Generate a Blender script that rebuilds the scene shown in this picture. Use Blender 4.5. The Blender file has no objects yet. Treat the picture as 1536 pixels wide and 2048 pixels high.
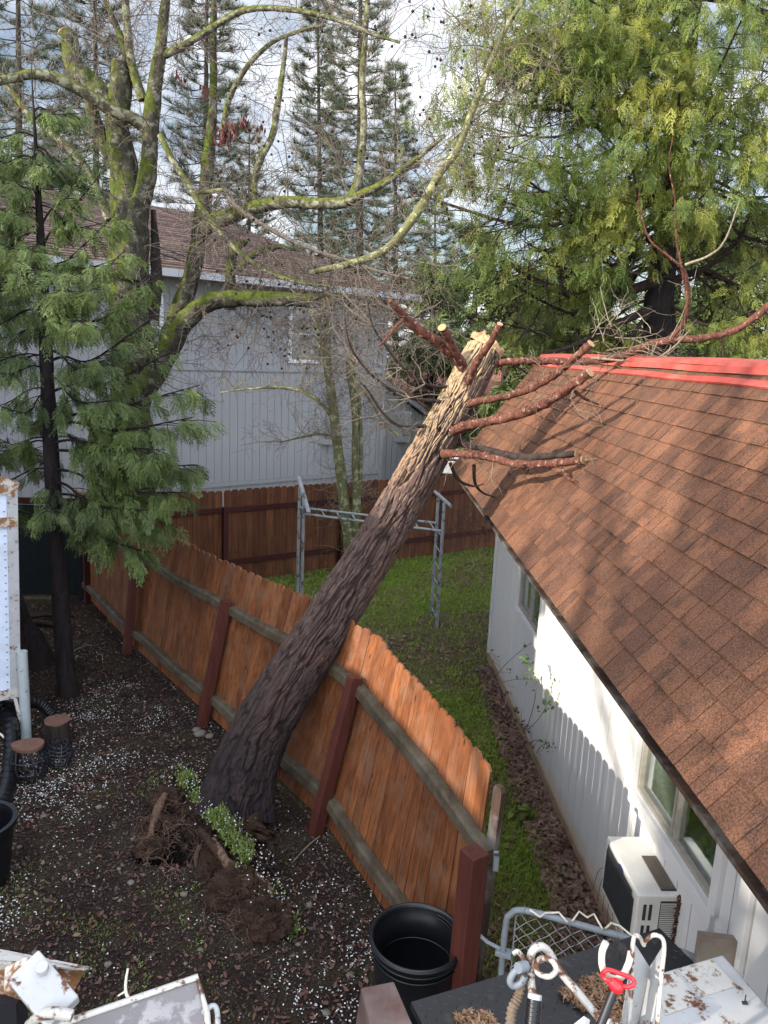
import bpy, math, random
import numpy as np
from mathutils import Vector, Matrix

# ------------------------------------------------------------------ camera, world, sun, exposure
F = 1540.0; PITCH = math.radians(11.95); ROLL = math.radians(2.6); H = 4.35
S = bpy.context.scene
S.render.resolution_x = 768; S.render.resolution_y = 1024
cam_d = bpy.data.cameras.new('camera'); cam = bpy.data.objects.new('camera', cam_d)
S.collection.objects.link(cam); S.camera = cam
cam_d.sensor_fit = 'VERTICAL'; cam_d.sensor_height = 36.0; cam_d.lens = 36.0 * F / 2048.0
cam_d.clip_start = 0.05; cam_d.clip_end = 800
CM = Matrix.Rotation(math.pi / 2 - PITCH, 3, 'X') @ Matrix.Rotation(ROLL, 3, 'Z')
cam.matrix_world = Matrix.Translation((0, 0, H)) @ CM.to_4x4()

SUN_AZ = math.radians(32); SUN_EL = math.radians(23)          # direction the light travels, height of the sun
sun_from = Vector((-math.cos(SUN_AZ) * math.cos(SUN_EL), -math.sin(SUN_AZ) * math.cos(SUN_EL), math.sin(SUN_EL)))
sd = bpy.data.lights.new('sun', 'SUN'); sd.energy = 5.0; sd.angle = math.radians(0.53); sd.color = (1.0, 0.90, 0.76)
so = bpy.data.objects.new('sun', sd); S.collection.objects.link(so)
so.rotation_euler = sun_from.to_track_quat('Z', 'Y').to_euler(); so.location = (-20, -10, 20)

W = bpy.data.worlds.new('World'); S.world = W; W.use_nodes = True
nt = W.node_tree; nt.nodes.clear()
def wn(t, **k):
    n = nt.nodes.new(t)
    for a, b in k.items(): setattr(n, a, b)
    return n
sky = wn('ShaderNodeTexSky', sky_type='NISHITA', sun_disc=False)
sky.sun_elevation = SUN_EL; sky.sun_rotation = math.atan2(sun_from.x, sun_from.y)
tc = wn('ShaderNodeTexCoord'); mp = wn('ShaderNodeMapping'); mp.inputs['Scale'].default_value = (1, 1, 2.2)
nz = wn('ShaderNodeTexNoise'); nz.inputs['Scale'].default_value = 2.6; nz.inputs['Detail'].default_value = 7; nz.inputs['Roughness'].default_value = .55
rp = wn('ShaderNodeValToRGB'); rp.color_ramp.elements[0].position = .38; rp.color_ramp.elements[1].position = .60
rp.color_ramp.elements[0].color = (.05, .05, .05, 1); rp.color_ramp.elements[1].color = (1, 1, 1, 1)
nz2 = wn('ShaderNodeTexNoise'); nz2.inputs['Scale'].default_value = 5; nz2.inputs['Detail'].default_value = 5
rp2 = wn('ShaderNodeValToRGB'); rp2.color_ramp.elements[0].color = (4.6, 5.0, 5.8, 1); rp2.color_ramp.elements[1].color = (9.4, 9.5, 9.9, 1)
rp2.color_ramp.elements[0].position = .3; rp2.color_ramp.elements[1].position = .62
mx = wn('ShaderNodeMix', data_type='RGBA'); bg = wn('ShaderNodeBackground'); bg.inputs[1].default_value = .15
wo = wn('ShaderNodeOutputWorld'); L = nt.links.new
L(tc.outputs['Generated'], mp.inputs[0]); L(mp.outputs[0], nz.inputs[0]); L(mp.outputs[0], nz2.inputs[0])
L(nz.outputs[0], rp.inputs[0]); L(nz2.outputs[0], rp2.inputs[0])
L(rp.outputs[0], mx.inputs[0]); L(sky.outputs[0], mx.inputs[6]); L(rp2.outputs[0], mx.inputs[7])
sx = wn('ShaderNodeSeparateXYZ'); mr = wn('ShaderNodeMapRange'); mr.inputs[1].default_value = -.15; mr.inputs[2].default_value = .70; mr.inputs[3].default_value = 1.8; mr.inputs[4].default_value = .52
L(tc.outputs['Generated'], sx.inputs[0]); L(sx.outputs[1], mr.inputs[0])           # the overcast is brightest on the sun's side
ml_ = wn('ShaderNodeMix', data_type='RGBA', blend_type='MULTIPLY'); ml_.inputs[0].default_value = 1
L(mx.outputs[2], ml_.inputs[6]); L(mr.outputs[0], ml_.inputs[7]); L(ml_.outputs[2], bg.inputs[0]); L(bg.outputs[0], wo.inputs[0])
S.view_settings.view_transform = 'Standard'; S.view_settings.look = 'None'
S.view_settings.exposure = 1.03; S.view_settings.gamma = 1
S.render.engine = 'CYCLES'

# ------------------------------------------------------------------ helpers
rng = random.Random(7); NR = np.random.default_rng(7)
CMn = np.array(CM); C0 = np.array([0, 0, H])
def ray(px, py): return CMn @ np.array([(px - 768) / F, (1024 - py) / F, -1.0])
def at(px, py, Y):                                   # point seen at a photo pixel, Y metres ahead
    d = ray(px, py); return C0 + d * (Y / d[1])
def gz(px, py, z=0.0):                               # point seen at a photo pixel, at height z
    d = ray(px, py); return C0 + d * ((z - H) / d[2])
def V(*a): return np.array(a, float)
def nrm(v): v = np.asarray(v, float); return v / (np.linalg.norm(v) + 1e-12)

def hsh(i, j, k, s=0):
    n = (i * 73856093) ^ (j * 19349663) ^ (k * 83492791) ^ (s * 2654435)
    n = (n ^ (n >> 13)) * 1274126177 & 0x7fffffff
    n = (n ^ (n >> 15)) * 668265263 & 0x7fffffff
    return (n & 0xffff) / 65535.0
def vnoise(p, s=0):
    p = np.asarray(p, float); i = np.floor(p).astype(np.int64); f = p - i; f = f * f * (3 - 2 * f)
    r = 0
    for dx in (0, 1):
        for dy in (0, 1):
            for dz in (0, 1):
                w = (f[..., 0] if dx else 1 - f[..., 0]) * (f[..., 1] if dy else 1 - f[..., 1]) * (f[..., 2] if dz else 1 - f[..., 2])
                r = r + w * hsh(i[..., 0] + dx, i[..., 1] + dy, i[..., 2] + dz, s)
    return r
def fbm(p, o=4, s=0):
    p = np.asarray(p, float); r = 0; a = .5
    for q in range(o): r = r + a * vnoise(p * 2 ** q, s + q); a *= .5
    return r

class MB:
    def __init__(s): s.v = []; s.f = []; s.n = 0; s.uv = []
    def add(s, v, f, uv=None):
        v = np.asarray(v, float).reshape(-1, 3)
        if isinstance(f, np.ndarray): s.f.append((f + s.n)); 
        else:
            by = {}
            for q in f: by.setdefault(len(q), []).append(q)
            for k, l in by.items(): s.f.append(np.array(l, int) + s.n)
        s.v.append(v); s.n += len(v)
        s.uv.append(np.zeros((len(v), 2)) if uv is None else np.asarray(uv, float))
        return s
    def box(s, c, sz, R=None):
        x, y, z = np.array(sz, float) / 2
        v = np.array([[a * x, b * y, d * z] for a in (-1, 1) for b in (-1, 1) for d in (-1, 1)])
        if R is not None: v = v @ np.array(R).T
        v = v + np.array(c, float)
        return s.add(v, [(0, 1, 3, 2), (4, 6, 7, 5), (0, 4, 5, 1), (2, 3, 7, 6), (0, 2, 6, 4), (1, 5, 7, 3)])
    def beam(s, a, b, w, h, up=(0, 0, 1)):          # box from a to b, w across, h along up
        a = np.array(a, float); b = np.array(b, float); d = nrm(b - a); u = np.array(up, float)
        sdv = nrm(np.cross(d, u)); u = np.cross(sdv, d)
        R = np.stack([d, sdv, u], 1); return s.box((a + b) / 2, (np.linalg.norm(b - a), w, h), R)
    def prism(s, poly, a, b):                        # poly: 3D points, extruded from +a to +b offset vectors
        p = np.array(poly, float); n = len(p); a = np.array(a, float); b = np.array(b, float)
        v = np.vstack([p + a, p + b]); f = [tuple(range(n))[::-1], tuple(range(n, 2 * n))]
        f += [(i, (i + 1) % n, n + (i + 1) % n, n + i) for i in range(n)]
        return s.add(v, f)
    def tube(s, pts, r, k=8, cap=True, seg=None, rough=0.0, seed=0):
        p = np.array(pts, float); n = len(p)
        if np.isscalar(r): r = np.full(n, float(r))
        else:
            r = np.array(r, float)
            if len(r) != n: r = np.interp(np.linspace(0, 1, n), np.linspace(0, 1, len(r)), r)
        t = np.gradient(p, axis=0); t /= (np.linalg.norm(t, axis=1)[:, None] + 1e-12)
        ref = np.array([0, 0, 1.]) if abs(t[0][2]) < .9 else np.array([1., 0, 0])
        a = nrm(np.cross(t[0], ref)); A = []
        for i in range(n):
            a = a - t[i] * (a @ t[i]); a = nrm(a); A.append(a)
        A = np.array(A); B = np.cross(t, A)
        th = np.linspace(0, 2 * math.pi, k, endpoint=False)
        rr = r[:, None] * np.ones((1, k))
        c, sn = np.cos(th), np.sin(th)
        ring = p[:, None, :] + rr[..., None] * (c[None, :, None] * A[:, None, :] + sn[None, :, None] * B[:, None, :])
        if rough:
            q = fbm(ring.reshape(-1, 3) * (1.1 / max(r.max(), .02)), 3, seed).reshape(n, k) - .45
            rr = rr * (1 + rough * q)
            ring = p[:, None, :] + rr[..., None] * (c[None, :, None] * A[:, None, :] + sn[None, :, None] * B[:, None, :])
        v = ring.reshape(-1, 3)
        ii, jj = np.meshgrid(np.arange(n - 1), np.arange(k), indexing='ij')
        j2 = (jj + 1) % k
        f = np.stack([ii * k + jj, ii * k + j2, (ii + 1) * k + j2, (ii + 1) * k + jj], -1).reshape(-1, 4)
        dl = np.concatenate([[0], np.cumsum(np.linalg.norm(np.diff(p, axis=0), axis=1))])
        uv = np.stack([np.broadcast_to(th[None, :] * r.mean(), (n, k)), np.broadcast_to(dl[:, None], (n, k))], -1).reshape(-1, 2)
        s.add(v, f, uv)
        if cap and k > 3:
            s.add(v[:k], [tuple(range(k))[::-1]]); s.add(v[-k:], [tuple(range(k))])
        return s
    def build(s, name, mat, parent=None, loc=None, smooth=False, bevel=0):
        v = np.vstack(s.v)
        o0 = np.array(parent_loc(parent) if parent is not None else (loc if loc is not None else (0, 0, 0)), float)
        v = v - o0
        me = bpy.data.meshes.new(name); me.vertices.add(len(v)); me.vertices.foreach_set('co', v.ravel().astype(np.float32))
        tot = sum(len(f) * f.shape[1] for f in s.f); nf = sum(len(f) for f in s.f)
        idx = np.concatenate([f.ravel() for f in s.f]); cnt = np.concatenate([np.full(len(f), f.shape[1]) for f in s.f])
        st = np.concatenate([[0], np.cumsum(cnt)[:-1]])
        me.loops.add(tot); me.loops.foreach_set('vertex_index', idx.astype(np.int32))
        me.polygons.add(nf); me.polygons.foreach_set('loop_start', st.astype(np.int32))
        me.update(calc_edges=True)
        uvl = me.uv_layers.new(name='UVMap'); uv = np.vstack(s.uv)[idx]; uvl.data.foreach_set('uv', uv.ravel().astype(np.float32))
        me.polygons.foreach_set('use_smooth', np.full(nf, bool(smooth)))
        me.validate()
        if mat: me.materials.append(mat)
        o = bpy.data.objects.new(name, me); S.collection.objects.link(o)
        if parent is not None: o.parent = parent
        else: o.location = o0
        o['wl'] = list(map(float, o0))
        if bevel:
            m = o.modifiers.new('b', 'BEVEL'); m.width = bevel; m.segments = 2; m.limit_method = 'ANGLE'
        return o
def parent_loc(o): return tuple(o['wl'])
def tag(o, label, cat, group=None, kind=None):
    if label: o['label'] = label
    if cat: o['category'] = cat
    if group: o['group'] = group
    if kind: o['kind'] = kind
    return o
def thing(name, loc, label, cat, group=None):
    o = bpy.data.objects.new(name, None); S.collection.objects.link(o); o.location = loc; o['wl'] = [float(x) for x in loc]
    o.empty_display_size = .1
    return tag(o, label, cat, group)
def spline(pts, n=8):                                 # Catmull-Rom through points (any dimension)
    p = np.array(pts, float); p = np.vstack([2 * p[0] - p[1], p, 2 * p[-1] - p[-2]]); out = []
    for i in range(1, len(p) - 2):
        for t in np.linspace(0, 1, n, endpoint=False):
            out.append(.5 * (2 * p[i] + (p[i + 1] - p[i - 1]) * t + (2 * p[i - 1] - 5 * p[i] + 4 * p[i + 1] - p[i + 2]) * t * t + (3 * p[i] - p[i - 1] - 3 * p[i + 1] + p[i + 2]) * t ** 3))
    out.append(p[-2]); return np.array(out)

# ------------------------------------------------------------------ materials
class Mat:
    def __init__(s, name, rough=.8, spec=.3, metal=0):
        s.m = bpy.data.materials.new(name); s.m.use_nodes = True; s.t = s.m.node_tree
        s.b = s.t.nodes['Principled BSDF']; s.b.inputs['Roughness'].default_value = rough
        s.b.inputs['Specular IOR Level'].default_value = spec; s.b.inputs['Metallic'].default_value = metal
        s.tc = s.t.nodes.new('ShaderNodeTexCoord'); s.h = None
    def n(s, t, **k):
        q = s.t.nodes.new(t)
        for a, b in k.items(): setattr(q, a, b)
        return q
    def l(s, a, b): s.t.links.new(a, b); return s
    def map(s, scale=(1, 1, 1), coord='Object', rot=(0, 0, 0)):
        m = s.n('ShaderNodeMapping'); m.inputs['Scale'].default_value = scale; m.inputs['Rotation'].default_value = rot
        s.l(s.tc.outputs[coord], m.inputs[0]); return m.outputs[0]
    def noise(s, scale=5, detail=4, rough=.5, vec=None, dist=0):
        q = s.n('ShaderNodeTexNoise'); q.inputs['Scale'].default_value = scale; q.inputs['Detail'].default_value = detail
        q.inputs['Roughness'].default_value = rough; q.inputs['Distortion'].default_value = dist
        s.l(vec if vec is not None else s.tc.outputs['Object'], q.inputs[0]); return q.outputs[0]
    def vor(s, scale=5, vec=None, feature='F1', out=0, rnd=1):
        q = s.n('ShaderNodeTexVoronoi', feature=feature); q.inputs['Scale'].default_value = scale; q.inputs['Randomness'].default_value = rnd
        s.l(vec if vec is not None else s.tc.outputs['Object'], q.inputs[0]); return q.outputs[out]
    def ramp(s, fac, stops):
        q = s.n('ShaderNodeValToRGB'); e = q.color_ramp.elements
        while len(e) < len(stops): e.new(.5)
        for el, (p, c) in zip(e, stops):
            el.position = p; el.color = (*c, 1) if not np.isscalar(c) else (c, c, c, 1)
        s.l(fac, q.inputs[0]); return q.outputs[0]
    def mix(s, fac, a, b, mode='MIX'):
        q = s.n('ShaderNodeMix', data_type='RGBA', blend_type=mode)
        for v, i in ((fac, 0), (a, 6), (b, 7)):
            if isinstance(v, (int, float)): q.inputs[i].default_value = v if i == 0 else (v, v, v, 1)
            elif isinstance(v, tuple): q.inputs[i].default_value = (*v, 1)
            else: s.l(v, q.inputs[i])
        return q.outputs[2]
    def math(s, op, a, b=0.0, clamp=False):
        q = s.n('ShaderNodeMath', operation=op, use_clamp=clamp)
        for v, i in ((a, 0), (b, 1)):
            if isinstance(v, (int, float)): q.inputs[i].default_value = v
            else: s.l(v, q.inputs[i])
        return q.outputs[0]
    def island(s): return s.n('ShaderNodeNewGeometry').outputs['Random Per Island']
    def normal(s, ax):
        g = s.n('ShaderNodeNewGeometry'); x = s.n('ShaderNodeSeparateXYZ'); s.l(g.outputs['Normal'], x.inputs[0]); return x.outputs[ax]
    def pos(s, ax):
        g = s.n('ShaderNodeNewGeometry'); x = s.n('ShaderNodeSeparateXYZ'); s.l(g.outputs['Position'], x.inputs[0]); return x.outputs[ax]
    def col(s, c):
        if isinstance(c, tuple): s.b.inputs['Base Color'].default_value = (*c, 1)
        else: s.l(c, s.b.inputs['Base Color'])
        return s
    def rough(s, c): s.l(c, s.b.inputs['Roughness']); return s
    def bump(s, h, strength=.5, dist=.01):
        q = s.n('ShaderNodeBump'); q.inputs['Strength'].default_value = strength; q.inputs['Distance'].default_value = dist
        s.l(h, q.inputs['Height']); s.l(q.outputs[0], s.b.inputs['Normal']); return s
    def translucent(s, col, f=.35):
        o = s.t.nodes['Material Output']; tr = s.n('ShaderNodeBsdfTranslucent'); ms = s.n('ShaderNodeMixShader'); ms.inputs[0].default_value = f
        if isinstance(col, tuple): tr.inputs[0].default_value = (*col, 1)
        else: s.l(col, tr.inputs[0])
        s.l(s.b.outputs[0], ms.inputs[1]); s.l(tr.outputs[0], ms.inputs[2]); s.l(ms.outputs[0], o.inputs[0]); return s

def wood(name, c1, c2, dark, weather=0.0, wc=(.22, .2, .18), axis=2, rough=.7, knots=True, isl=.8):
    m = Mat(name, rough, .25)
    sc = [26, 26, 26]; sc[axis] = 1.3
    r = m.island()
    off = m.n('ShaderNodeVectorMath', operation='ADD'); m.l(m.tc.outputs['Object'], off.inputs[0])
    cx = m.n('ShaderNodeCombineXYZ'); m.l(m.math('MULTIPLY', r, 37.), cx.inputs[0]); m.l(m.math('MULTIPLY', r, 91.), cx.inputs[2]); m.l(cx.outputs[0], off.inputs[1])
    mp_ = m.n('ShaderNodeMapping'); mp_.inputs['Scale'].default_value = sc; m.l(off.outputs[0], mp_.inputs[0])
    g = m.noise(1, 5, .62, mp_.outputs[0], .6)
    base = m.mix(m.ramp(r, [(0, 0.0), (1, isl)]), c1, c2)
    c = m.mix(m.ramp(g, [(.38, .0), (.72, .85)]), base, dark)
    big = m.noise(2.2, 3, .5, off.outputs[0])
    c = m.mix(m.ramp(big, [(.35, 0.0), (.75, .55)]), c, dark)
    if knots:
        sk = [7, 7, 7]; sk[axis] = 2.6
        mk = m.n('ShaderNodeMapping'); mk.inputs['Scale'].default_value = sk; m.l(off.outputs[0], mk.inputs[0])
        kd = m.vor(1, mk.outputs[0])
        c = m.mix(m.ramp(kd, [(.05, .85), (.11, 0.0)]), c, (dark[0] * .35, dark[1] * .3, dark[2] * .3))
    if weather:
        wz = m.noise(3.5, 5, .65, off.outputs[0]); c = m.mix(m.ramp(wz, [(.5 - weather * .4, 0.0), (.8 - weather * .3, .9)]), c, wc)
    m.col(c); m.bump(g, .5, .006); m.rough(m.ramp(g, [(0, rough - .15), (1, rough + .15)]))
    return m.m

M = {}
M['fence'] = wood('cedar_stain', (.14, .044, .015), (.28, .100, .033), (.04, .013, .005), .04, (.16, .095, .06))
M['fence_dark'] = wood('old_board', (.055, .032, .024), (.045, .028, .02), (.02, .012, .01), .1)
M['farfence'] = wood('far_fence_stain', (.22, .085, .033), (.10, .036, .017), (.035, .012, .008), .0)
M['redpost'] = wood('red_stain', (.085, .022, .015), (.10, .026, .018), (.04, .011, .008), 0, knots=False, isl=.5)
M['farpost'] = wood('far_red_stain', (.055, .012, .012), (.07, .015, .014), (.03, .007, .007), 0, knots=False, axis=0)
M['rail'] = wood('weathered_rail', (.085, .062, .036), (.06, .045, .027), (.026, .019, .012), .2, (.11, .095, .07), axis=1)
M['block'] = wood('old_beam', (.10, .045, .035), (.13, .07, .055), (.05, .025, .02), .5, (.17, .14, .13), axis=1)
M['plank'] = wood('grey_plank', (.22, .16, .11), (.26, .2, .15), (.10, .075, .055), .3, axis=2)

def metal_paint(name, c, rust=.3, rustc=(.16, .06, .025), rough=.45, scale=15, dark=.0):
    m = Mat(name, rough, .5)
    a = m.noise(scale, 8, .68); b_ = m.noise(scale * 4.1, 6, .7)
    mask = m.ramp(m.math('ADD', m.math('MULTIPLY', a, .75), m.math('MULTIPLY', b_, .25)), [(.64 - rust * .3, 0.0), (.68 - rust * .26, 1.0)])
    rc = m.mix(b_, rustc, (rustc[0] * .35, rustc[1] * .4, rustc[2] * .5))
    d = m.noise(scale * .5, 5, .6)
    c1 = m.mix(m.ramp(d, [(.35, 0.0), (.75, .5 + dark)]), c, (c[0] * .6, c[1] * .57, c[2] * .52))
    m.col(m.mix(mask, c1, rc)); m.bump(m.math('SUBTRACT', b_, mask), .25, .002)
    m.rough(m.ramp(mask, [(0, rough), (1, .85)])); return m.m
M['white_metal'] = metal_paint('chipped_white_paint', (.46, .45, .42), .42)
M['white_metal2'] = metal_paint('white_paint_dusty', (.38, .39, .40), .28)
M['white_rusty'] = metal_paint('white_paint_rust', (.44, .41, .37), .6, (.28, .13, .05))
M['trailer'] = metal_paint('trailer_skin', (.60, .68, .82), .05, rough=.35)
M['galv'] = metal_paint('galvanised', (.19, .22, .25), .12, (.12, .09, .07), .5)
M['greypaint'] = metal_paint('grey_pipe_paint', (.35, .40, .42), .2, (.12, .12, .11))
M['bars'] = metal_paint('bars_worn', (.24, .26, .27), .35, (.10, .07, .06), .55, 10)
M['greyboard'] = metal_paint('grey_worn_lid', (.16, .15, .155), .36, (.42, .39, .36), .7, 7)
def plain(name, c, rough=.6, spec=.4, var=.25, scale=8, metal=0, b=.15):
    m = Mat(name, rough, spec, metal); n = m.noise(scale, 6, .6)
    m.col(m.mix(m.ramp(n, [(.3, 0.0), (.75, 1.0)]), c, tuple(x * (1 - var) for x in c))); m.bump(n, b, .004); return m.m
M['black_plastic'] = plain('black_plastic', (.006, .007, .009), .35, .4, .3)
M['black_iron'] = plain('black_iron', (.012, .013, .02), .45, .5, .3)
M['dark_green'] = plain('dark_green_gate', (.010, .018, .022), .55, .3)
M['red'] = plain('red_enamel', (.62, .02, .03), .3, .5, .15)
M['white_paint'] = plain('white_wall_trim', (.53, .53, .53), .55, .3, .12, 3)
M['cut'] = plain('cut_wood', (.36, .24, .13), .85, .2, .45, 22, b=.6)
M['ac'] = plain('ac_casing', (.62, .61, .57), .5, .4, .2, 5)
M['ac_dark'] = plain('ac_grille', (.035, .036, .038), .6, .3, .4, 60)
M['blue'] = plain('badge_blue', (.02, .05, .25), .4)
M['stumptop'] = plain('stump_top', (.14, .075, .055), .85, .2, .4, 14, b=.5)
M['conc'] = plain('foundation', (.30, .22, .15), .9, .2, .4, 5, b=.4)
M['rock'] = plain('rock', (.16, .14, .12), .9, .2, .5, 14, b=.5)
M['rope'] = plain('rope', (.20, .15, .11), .95, .1, .5, 60, b=.8)
M['ivory'] = plain('ivory_wire', (.70, .66, .56), .5, .4, .3, 30)
M['interior'] = plain('interior', (.10, .09, .08), .9, .1, .5, 3)
M['trinket'] = plain('trinket', (.35, .26, .18), .5, .4, .6, 20)
M['greenglass'] = plain('green_glass', (.16, .20, .08), .3, .5, .5, 20)

def glass_dark(name, c=(.05, .055, .055), r=.08):
    m = Mat(name, r, .6); n = m.noise(2, 3); m.col(m.mix(n, c, tuple(x * 1.8 for x in c))); m.bump(n, .05, .01); return m.m
M['glass'] = glass_dark('window_glass')
def clear_glass():
    m = Mat('clear_pane', .03, .5); o = m.t.nodes['Material Output']
    g = m.n('ShaderNodeBsdfGlossy'); g.inputs['Roughness'].default_value = .04; g.inputs[0].default_value = (.9, .93, .95, 1)
    t = m.n('ShaderNodeBsdfTransparent'); t.inputs[0].default_value = (.80, .86, .83, 1)
    fr = m.n('ShaderNodeFresnel'); fr.inputs[0].default_value = 1.5; mm = m.n('ShaderNodeMixShader')
    m.l(m.math('MINIMUM', m.math('ADD', fr.outputs[0], .05), .42), mm.inputs[0]); m.l(t.outputs[0], mm.inputs[1]); m.l(g.outputs[0], mm.inputs[2]); m.l(mm.outputs[0], o.inputs[0]); return m.m
M['pane'] = clear_glass()

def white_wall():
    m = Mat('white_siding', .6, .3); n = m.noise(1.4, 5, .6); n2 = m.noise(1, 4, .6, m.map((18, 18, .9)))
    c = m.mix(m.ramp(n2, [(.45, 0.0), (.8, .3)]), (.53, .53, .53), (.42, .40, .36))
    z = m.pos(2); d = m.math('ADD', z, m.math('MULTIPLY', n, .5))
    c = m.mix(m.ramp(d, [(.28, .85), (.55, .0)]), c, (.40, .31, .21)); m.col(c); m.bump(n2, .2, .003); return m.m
M['wwall'] = white_wall()
def grey_wall():
    m = Mat('grey_siding', .75, .2); n = m.noise(.9, 5, .55); n2 = m.noise(1, 4, .6, m.map((20, 20, .8)))
    c = m.mix(n, (.29, .295, .315), (.33, .332, .35)); c = m.mix(m.ramp(n2, [(.4, 0.0), (.85, .35)]), c, (.24, .245, .265)); m.col(c); m.bump(n2, .2, .003); return m.m
M['gwall'] = grey_wall()
M['gtrim'] = plain('grey_trim', (.31, .315, .335), .7, .2, .12, 3)
M['vinyl'] = plain('window_vinyl', (.72, .75, .82), .5, .3, .1, 3)
def shingle(name, a, b_, dk, gran=60):
    m = Mat(name, .92, .15); r = m.island(); n = m.noise(gran, 3, .8); n2 = m.noise(7, 4, .6); n3 = m.noise(.7, 4, .6)
    c = m.mix(r, a, b_)
    c = m.mix(m.ramp(n2, [(.52, 0.0), (.66, .8)]), c, dk)
    c = m.mix(m.ramp(n, [(.40, .0), (.62, 1.0)]), m.mix(.55, c, (dk[0] * .35, dk[1] * .35, dk[2] * .35)), m.mix(.25, c, (min(a[0] * 1.9, 1), a[1] * 2.1, a[2] * 2.2)))
    c = m.mix(m.ramp(n3, [(.4, 0.0), (.75, .35)]), c, dk)
    m.col(c); m.bump(n, .55, .004); return m.m
M['shingle'] = shingle('brown_shingle', (.185, .082, .046), (.082, .041, .028), (.044, .029, .023), 110)
M['gshingle'] = shingle('far_shingle', (.17, .115, .098), (.12, .08, .07), (.07, .05, .048), 30)
M['nshingle'] = shingle('red_shingle', (.26, .11, .085), (.2, .08, .06), (.12, .05, .04), 30)
def redm():
    m = Mat('red_coping', .5, .4); n = m.noise(3, 6, .65); n2 = m.noise(30, 4, .7)
    c = m.mix(m.ramp(n, [(.35, 0.0), (.7, 1.0)]), (.32, .04, .03), (.38, .10, .08)); c = m.mix(m.ramp(n2, [(.62, 0.0), (.72, .5)]), c, (.2, .07, .05))
    m.col(c); m.bump(n, .3, .01); return m.m
M['coping'] = redm()

def bark(name, c1, c2, dk, moss=0.0, mosscol=(.13, .16, .02), scale=1.0, lich=0.0, lcol=(.33, .33, .28), bumpd=.012):
    m = Mat(name, .9, .15)
    v = m.map((14 * scale, 14 * scale, 4 * scale)); n = m.noise(1, 6, .65, v, .8); n2 = m.noise(4 * scale, 4, .6)
    c = m.mix(m.ramp(n, [(.35, 0.0), (.68, 1.0)]), dk, m.mix(n2, c1, c2))
    if lich:
        l_ = m.noise(9 * scale, 5, .7); c = m.mix(m.ramp(l_, [(.62 - lich * .2, 0.0), (.70 - lich * .2, .8)]), c, lcol)
    if moss:
        up = m.math('MULTIPLY', m.normal(2), .28); lf = m.math('MULTIPLY', m.normal(0), -.10)
        mn = m.noise(3.2, 5, .7); t = m.math('ADD', m.math('ADD', mn, up), lf)
        mc = m.mix(m.ramp(m.noise(14, 4, .7), [(.35, 0.0), (.65, 1.0)]), mosscol, (mosscol[0] * .35, mosscol[1] * .42, mosscol[2] * .6))
        c = m.mix(m.ramp(t, [(.62 - moss * .22, 0.0), (.70 - moss * .2, 1.0)]), c, mc)
    m.col(c); m.bump(n, .9, bumpd); return m.m
M['bark_moss'] = bark('mossy_bark', (.055, .047, .036), (.085, .074, .055), (.018, .016, .013), .60, (.075, .09, .012), lich=.5, lcol=(.15, .155, .115))
M['bark_lime'] = bark('lichen_bark', (.085, .078, .052), (.12, .112, .07), (.03, .026, .02), .5, (.10, .115, .02), lich=.7, lcol=(.22, .22, .155))
M['bark_young'] = bark('young_bark', (.13, .13, .055), (.10, .105, .048), (.10, .10, .05), .0, lich=.5, lcol=(.33, .33, .19), bumpd=.004)
M['bark_black'] = bark('black_bark', (.022, .018, .018), (.032, .024, .024), (.008, .007, .008), 0)
M['bark_cedar'] = bark('cedar_bark', (.04, .03, .026), (.055, .038, .032), (.016, .012, .012), 0)
M['bark_pine'] = bark('pine_bark', (.065, .054, .048), (.05, .042, .036), (.025, .02, .018), 0)
M['bark_red'] = bark('peeling_red_bark', (.105, .034, .023), (.20, .088, .058), (.03, .013, .011), .0, scale=2.6, lich=.22, lcol=(.34, .24, .19), bumpd=.012)
M['twig'] = bark('twig', (.13, .11, .09), (.18, .15, .12), (.07, .055, .045), 0, scale=3, bumpd=.001)
M['twig_red'] = bark('twig_red', (.12, .06, .045), (.09, .05, .04), (.05, .03, .025), 0, scale=3, bumpd=.001)
M['twig_pale'] = bark('twig_pale', (.26, .23, .17), (.20, .17, .12), (.10, .085, .06), 0, scale=3, bumpd=.001)
M['ball'] = plain('seed_ball', (.028, .018, .014), .9, .1, .4, 40)

def leafm(name, a, b_, c_, tr=.3, clump=1.4):
    m = Mat(name, .55, .3); r = m.island(); n = m.noise(clump, 3, .5)
    c = m.mix(r, a, b_); c = m.mix(m.ramp(n, [(.45, 0.0), (.68, .9)]), c, c_); m.col(c); m.translucent(c, tr); return m.m
M['fol_left'] = leafm('cedar_green', (.07, .115, .035), (.16, .205, .06), (.08, .11, .05), .36)
M['fol_right'] = leafm('cedar_yellow_green', (.14, .19, .04), (.075, .12, .033), (.34, .34, .075), .42, .9)
M['fol_deep'] = leafm('deep_green', (.07, .10, .035), (.10, .14, .045), (.13, .165, .05), .35, .6)
M['fol_pine'] = leafm('pine_green', (.045, .065, .035), (.075, .095, .045), (.06, .08, .045), .2, .5)
M['grass'] = leafm('grass', (.16, .26, .035), (.27, .35, .06), (.21, .22, .07), .35, .8)
M['weed'] = leafm('weed', (.11, .16, .03), (.17, .22, .05), (.07, .09, .025), .3, 3)
M['litter'] = leafm('leaf_litter', (.055, .026, .021), (.12, .06, .038), (.032, .017, .015), .1, 4)
M['litter2'] = leafm('pale_litter', (.18, .125, .08), (.12, .07, .045), (.09, .05, .035), .1, 4)
M['litter3'] = leafm('grass_litter', (.12, .065, .05), (.21, .14, .10), (.08, .04, .033), .1, 3)
M['chips'] = leafm('soil_chips', (.024, .017, .014), (.09, .064, .054), (.014, .01, .009), .0, 9)
M['redleaf'] = leafm('red_leaf', (.11, .022, .02), (.06, .014, .014), (.09, .03, .022), .2, 4)
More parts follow.
